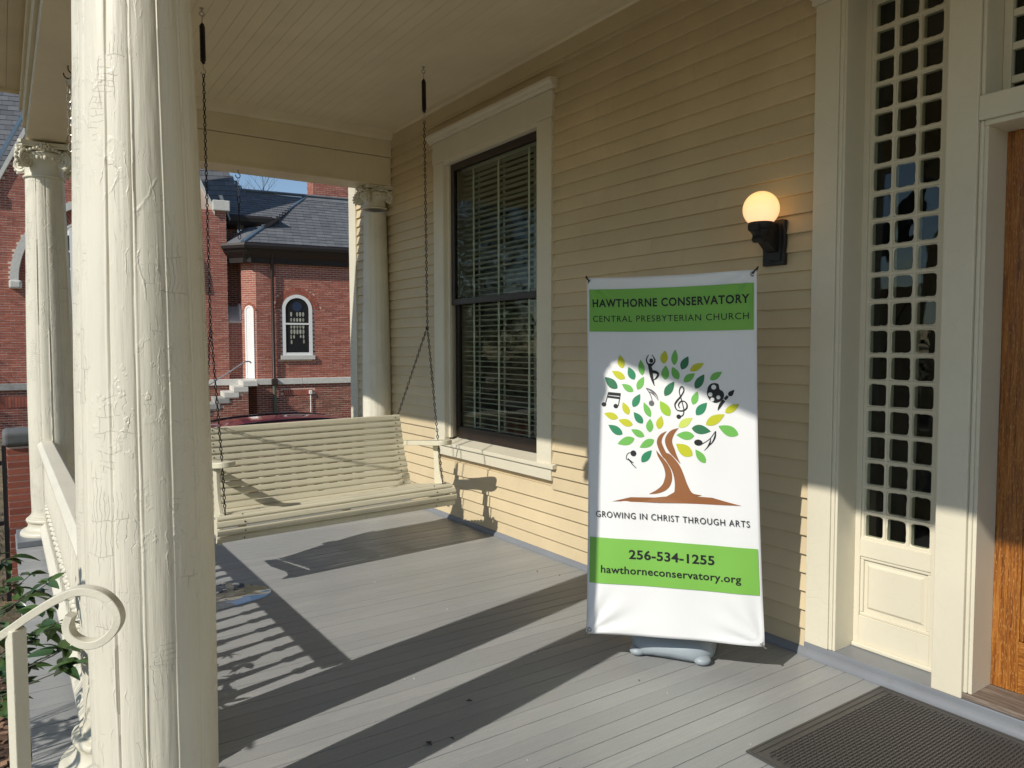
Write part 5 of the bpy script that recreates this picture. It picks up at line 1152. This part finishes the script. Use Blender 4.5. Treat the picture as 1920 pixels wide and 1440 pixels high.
# chimney
MB().box(5.92, 7.22, 26.9, 27.9, 5.5, 9.2).build('chimney', 'mortar', ch); bricks('chimney_bricks', (0, 26.9, 0), UX, NY, 5.92, 7.22, 6.3, 8.4, seed=12); bricks('chimney_bricks', (5.92, 0, 0), (0, 1, 0), (-1, 0, 0), 26.9, 27.9, 6.3, 8.4, seed=13)
# arched sash window with opalescent glass
WN = empty('window', (winc[0], 24, 1.2), '', ''); del WN['label']; del WN['category']; put(WN, ch)
ring('frame', 'white', (winc[0], 24, winc[2]), UX, NY, wr-.085, wr+.02, 0, PI, -.05, .035, 28, WN, winc[2]-1.20)
MB().box(winc[0]-wr+.08, winc[0]+wr-.08, 23.97, 24.04, 1.20, 1.29).build('frame', 'white', WN); MB().box(winc[0]-wr+.08, winc[0]+wr-.08, 23.965, 24.03, 2.19, 2.245).build('meeting_rail', 'white', WN)
MB().box(winc[0]-.545, winc[0]+.545, 23.90, 24.02, 1.06, 1.195).build('sill', 'stone', WN, bevel=.008)
MB().prism([((wr-.08)*math.cos(PI*i/20), winc[2]+(wr-.08)*math.sin(PI*i/20)) for i in range(21)]+[(-wr+.08, 1.28), (wr-.08, 1.28)], (winc[0], 0, 0), UX, (0, 0, 1), (0, 1, 0), 23.995, 24.02).build('pane', 'stained', WN, fix=True)
MB().lathe([(.001, -.004), (.15, -.004), (.15, .004), (.001, .004)], 24).build('round_pane', 'blueglass', None)
o = C.objects[-1]; o.rotation_euler = (PI/2, 0, 0); o.location = (winc[0]+.0, 23.988, 2.77); put(o, WN)
for row, z0 in enumerate((2.45, 2.28, 2.06, 1.88)):
    for i in range(5):
        x = winc[0]-.19+.095*i
        if row == 0 and i in (1,): continue
        L = .15 if row % 2 == 0 else .13
        if row == 3: L = .16
        zz = z0; MB().prism(crom([(0, 0), (.028, .03), (.03, L-.03), (0, L), (-.03, L-.03), (-.028, .03)], 2, True), (x, 0, zz), UX, (0, 0, 1), (0, 1, 0), 23.987, 23.993).build('opal_pane', 'opal', WN, fix=True)
for x, z, L in ((-.20, 1.72, .15), (-.19, 1.56, .14), (.19, 1.74, .13), (.20, 1.58, .14), (-.11, 1.74, .12), (.10, 1.76, .10)):
    MB().prism(crom([(0, 0), (.024, .03), (.022, L-.03), (0, L), (-.022, L-.03), (-.024, .03)], 2, True), (winc[0]+x, 0, z), UX, (0, 0, 1), (0, 1, 0), 23.987, 23.993).build('opal_pane', 'opal', WN, fix=True)
# downspout
MB().tube([(3.99, 23.72, 4.5), (3.99, 23.80, 4.3), (3.99, 23.90, 4.05), (3.99, 23.9, .45), (3.99, 23.80, .35)], .050, 10).build('downpipe', 'brownpipe', ch, smooth=50)
MB().tube([(3.99, 23.80, .30), (3.99, 23.83, .2), (3.99, 23.84, -1.1)], .058, 10).build('downpipe', 'copper', ch, smooth=50); cb('rain_box', 'brownpipe', 3.90, 4.08, 23.74, 23.88, .26, .46, bevel=.01)
MB().tube([(5.13, 23.9, -.08), (5.13, 23.9, -1.1)], .018, 8).build('vent_pipe', 'white', ch); cb('vent_box', 'white', 5.08, 5.18, 23.86, 23.93, -.07, .06, bevel=.01)
# steps
st = empty('stone_steps', (2.6, 23.6, -1.1), 'pale stone steps climbing to the arched side door of the brick church', 'steps')
for i in range(8):
    x1_ = 3.36-.27*i; z1_ = WT1-.02-.165*i
    MB().box(x1_-.42, x1_, 22.95, 24.20, z1_-.155, z1_).build('step', 'stone' if i < 3 else 'concrete', st, bevel=.008)
    if i: MB().box(x1_-.27-.0, x1_+.0, 22.99, 24.18, -1.1, z1_-.157).build('stair_wall', 'mortar', st)
mbs = [(3.36-.27*i-.27, 3.36-.27*i, WT1-.02-.165*i-.157) for i in range(1, 8)]
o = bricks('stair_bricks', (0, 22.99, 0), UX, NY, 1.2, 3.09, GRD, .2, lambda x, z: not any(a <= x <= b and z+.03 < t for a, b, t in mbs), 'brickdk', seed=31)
o.parent = None; o.location = (0, 0, 0); put(o, st)
MB().tube(crom([(1.75, 23.05, .20), (2.3, 23.05, .55), (2.95, 23.05, .98), (3.05, 23.05, 1.03), (3.15, 23.05, 1.03), (3.20, 23.05, .98)], 5), .022, 8).build('hand_rail', 'rim', st, smooth=50)
CHA = math.radians(-8); CHP = Vector((3.3, 24.2, 0))
for r_ in (ch, st):
    r_.location = CHP+Matrix.Rotation(CHA, 3, 'Z') @ (r_.location-CHP); r_.rotation_euler.z = CHA
# =================================================================== CAR
car = empty('parked_car', (.8, 12.0, -1.1), 'burgundy car parked behind the swing, only its glossy roof showing', 'car')
def car_sec(t):     # t 0..1 along the body; half width low, belt height, half width roof, roof height
    x = -2.35+4.7*t
    roof = .62 if t < .12 else 0
    return x
L0 = -2.35; CX, CY, CZ = .80, 12.0, -1.1
belt = crom([(-2.35, .62), (-2.2, .80), (-1.6, .96), (-.6, 1.00), (.6, .98), (1.2, .95), (1.9, .86), (2.3, .66)], 5); N = 36
def lerp_list(pts, x):
    for (a, b), (c, d) in zip(pts, pts[1:]):
        if a <= x <= c: return b+(d-b)*(x-a)/(c-a+1e-9)
    return pts[0][1] if x < pts[0][0] else pts[-1][1]
rooft = crom([(-2.1, .90), (-1.75, 1.22), (-1.2, 1.42), (-.4, 1.475), (.3, 1.455), (.9, 1.34), (1.45, 1.06), (1.6, .95)], 6)
mb = MB(); vs = []; fs = []; K = 11
for i in range(N+1):
    x = L0+4.65*i/N; hw = .89*(1-(abs(x)/2.9)**5)-.10*max(0, abs(x)-1.9); bz = lerp_list(belt, x)
    sec = [(-hw*.93, .18), (-hw, .35), (-hw*1.01, .60), (-hw*.985, bz-.05), (-hw*.93, bz), (0, bz+.02), (hw*.93, bz), (hw*.985, bz-.05), (hw*1.01, .60), (hw, .35), (hw*.93, .18)]
    vs += [(CX+x, CY+a, CZ+b) for a, b in sec]
for i in range(N):
    for k in range(K-1): fs.append((i*K+k, (i+1)*K+k, (i+1)*K+k+1, i*K+k+1))
fs += [tuple(range(K)), tuple(range(N*K, N*K+K))[::-1]]
mb.add(vs, fs).build('body', 'car', car, smooth=35, fix=True)
mb = MB(); vs = []; fs = []; N2 = 30; K2 = 9
for i in range(N2+1):
    x = -2.05+3.6*i/N2; rz = lerp_list(rooft, x); hw = .60-.05*abs(x+.2)**2*.3; cr = .045
    vs += [(CX+x, CY+a, CZ+rz-.0-cr*(abs(a)/hw)**2) for a in [hw*(-1+2*k/(K2-1)) for k in range(K2)]]
for i in range(N2):
    for k in range(K2-1): fs.append((i*K2+k, (i+1)*K2+k, (i+1)*K2+k+1, i*K2+k+1))
mb.add(vs, fs); o = mb.build('roof', 'car', car, smooth=60)
for sgn in (-1, 1):
    mb = MB(); vs = []; fs = []
    for i in range(N2+1):
        x = -2.05+3.6*i/N2; rz = lerp_list(rooft, x); hw = .60-.05*abs(x+.2)**2*.3; bz = lerp_list(belt, x)
        vs += [(CX+x, CY+sgn*hw, CZ+rz-.045), (CX+x, CY+sgn*(hw+.055), CZ+rz-.085-.02), (CX+x, CY+sgn*(hw+.075), CZ+min(rz-.11, rz-.13)), ]
    for i in range(N2):
        for k in range(2): fs.append((i*3+k, (i+1)*3+k, (i+1)*3+k+1, i*3+k+1))
    mb.add(vs, fs).build('cant_rail', 'car', car, smooth=60)
    pts = [(CX+x, CY+sgn*.585, CZ+lerp_list(rooft, x)-.022) for x in [-1.5+2.5*i/20 for i in range(21)]]
    MB().tube(pts, .018, 6).build('roof_rail', 'carblack', car, smooth=60)
    mb = MB(); vs = []; fs = []
    for i in range(N2+1):
        x = -1.95+3.35*i/N2; rz = lerp_list(rooft, x)-.13; bz = lerp_list(belt, x)+.0; hw = .60-.05*abs(x+.2)**2*.3
        vs += [(CX+x, CY+sgn*(hw+.075), CZ+max(rz, bz)), (CX+x, CY+sgn*.80, CZ+bz)]
    for i in range(N2): fs.append((i*2, i*2+2, i*2+3, i*2+1))
    mb.add(vs, fs).build('side_window', 'carblack', car, smooth=60)
    for wx in (-1.42, 1.38):
        w_ = MB(); w_.lathe([(.14, -.11), (.30, -.11), (.325, -.08), (.325, .08), (.30, .11), (.14, .11)], 28); o = w_.build('wheel', 'tyre', None, smooth=35); o.rotation_euler = (PI/2, 0, 0); o.location = (CX+wx, CY+sgn*.80, CZ+.325); put(o, car)
        r_ = MB().lathe([(.001, -.10), (.21, -.10), (.21, .10), (.001, .10)], 20).build('rim', 'rim', None); r_.rotation_euler = (PI/2, 0, 0); r_.location = (CX+wx, CY+sgn*.805, CZ+.325); put(r_, car)
for (xa, xb, nm) in ((-2.05, -1.62, 'rear_window'), (1.05, 1.55, 'windscreen')):
    mb = MB(); pts = []
    for x in (xa, xb): rz = lerp_list(rooft, x)+.004; pts += [(CX+x, CY-.52, CZ+rz-.03), (CX+x, CY, CZ+rz), (CX+x, CY+.52, CZ+rz-.03)]
    mb.add(pts, [(0, 1, 4, 3), (1, 2, 5, 4)]).build(nm, 'carblack', car, smooth=60)
for sgn in (-1, 1):
    MB().ball((CX+2.18, CY+sgn*.62, CZ+.62), .12, 12, 8, (1, 1.3, .6)).build('headlight', 'rim', car, smooth=80); MB().ball((CX-2.25, CY+sgn*.66, CZ+.72), .10, 12, 8, (.6, 1.2, 1)).build('tail_light', 'ink_brown', car, smooth=80)
# =================================================================== TREES
def bare_tree(loc, h, seed, label, depth=6, spread=.55, group=None, thin=1.0):
    rr = random.Random(seed); t = empty('bare_tree', loc, label, 'tree', group); trunk, crown = MB(), MB(); b = Vector(loc)
    def grow(p, d, L, r, lv):
        n = 4; pts = [p]; q = p.copy(); dd = d.copy()
        for i in range(n):
            dd = (dd+Vector((rr.uniform(-1, 1), rr.uniform(-1, 1), rr.uniform(-.3, .6)))*.13).normalized(); q = q+dd*(L/n); pts.append(q.copy())
        (trunk if lv == 0 else crown).tube(pts, [r*(1-.35*i/n) for i in range(n+1)], 6 if lv < 2 else 3)
        if lv < depth:
            k = 3 if lv < 2 else rr.choice((2, 3, 3))
            for j in range(k):
                ax = Vector((rr.uniform(-1, 1), rr.uniform(-1, 1), rr.uniform(-.2, .2))).normalized(); nd = (dd+ax*spread*rr.uniform(.6, 1.4)+Vector((0, 0, .10))).normalized()
                grow(pts[-1-(j % 2)] if lv else pts[-1], nd, L*rr.uniform(.62, .82), r*.56, lv+1)
    grow(b, Vector((0, 0, 1)), h*.28, h*.016*thin, 0)
    trunk.build('trunk', 'bark', t, smooth=60); crown.build('crown', 'bark', t); return t
bare_tree((11.0, 50, -1.1), 15.2, 4, 'leafless tree rising above the slate ridge against the sky', 6)
bare_tree((14.5, 53, -1.1), 12.0, 9, 'smaller leafless tree just right of the tall one, low above the ridge', 6)
for i, (x, y, h) in enumerate(((-19, 9, 12), (-22, 15, 14), (-20, 21, 13), (-24, 3, 12))):
    bare_tree((x, y, -1.1), h*1.25, 20+i, ['leafless tree across the street opposite the front door', 'tallest leafless tree across the street', 'leafless tree across the street opposite the window', 'leafless tree at the near end of the row across the street'][i], 6, .6, thin=1.7)
def evergreen(loc, h, w, seed, label, n=2600):
    rr = random.Random(seed); t = empty('evergreen_tree', loc, label, 'tree'); MB().tube([loc, (loc[0], loc[1], loc[2]+h*.6)], [.22, .08], 8).build('trunk', 'bark', t)
    mb = MB()
    blobs = [(rr.uniform(-.6, .6)*w, rr.uniform(-.6, .6)*w, rr.uniform(.12, .95)*h, rr.uniform(.22, .42)*w) for _ in range(26)]
    for i in range(n):
        bx, by, bz, br = rr.choice(blobs); d = Vector((rr.gauss(0, 1), rr.gauss(0, 1), rr.gauss(0, 1))).normalized()*br*rr.uniform(.75, 1.05)
        p = Vector(loc)+Vector((bx*(1.15-bz/h), by*(1.15-bz/h), bz))+d; u = Vector((rr.gauss(0, 1), rr.gauss(0, 1), rr.gauss(0, .6))).normalized(); v = u.cross(d.normalized()+Vector((0, 0, .3))).normalized(); s = rr.uniform(.10, .2)
        mb.add([p-u*s, p+v*s*.4, p+u*s, p-v*s*.4], [(0, 1, 2, 3)])
    mb.build('crown', 'magnolia', t); return t
for i, (x, y, h, w) in enumerate(((-13.5, 27, 12.5, 6.0), (-26, 12, 5.5, 4), (-27, 20, 6, 4.5), (-27, 3, 5, 4), (-25, 31, 6.5, 4.5), (-28, -6, 5, 5))):
    evergreen((x, y, -1.1), h, w, 40+i, ['glossy evergreen tree beyond the street corner', 'broad low evergreen opposite the door', 'rounded evergreen between the bare trees', 'low evergreen at the near end of the hedge row', 'far evergreen at the end of the hedge row', 'wide evergreen opposite the steps'][i], 9000 if i == 0 else 2600)
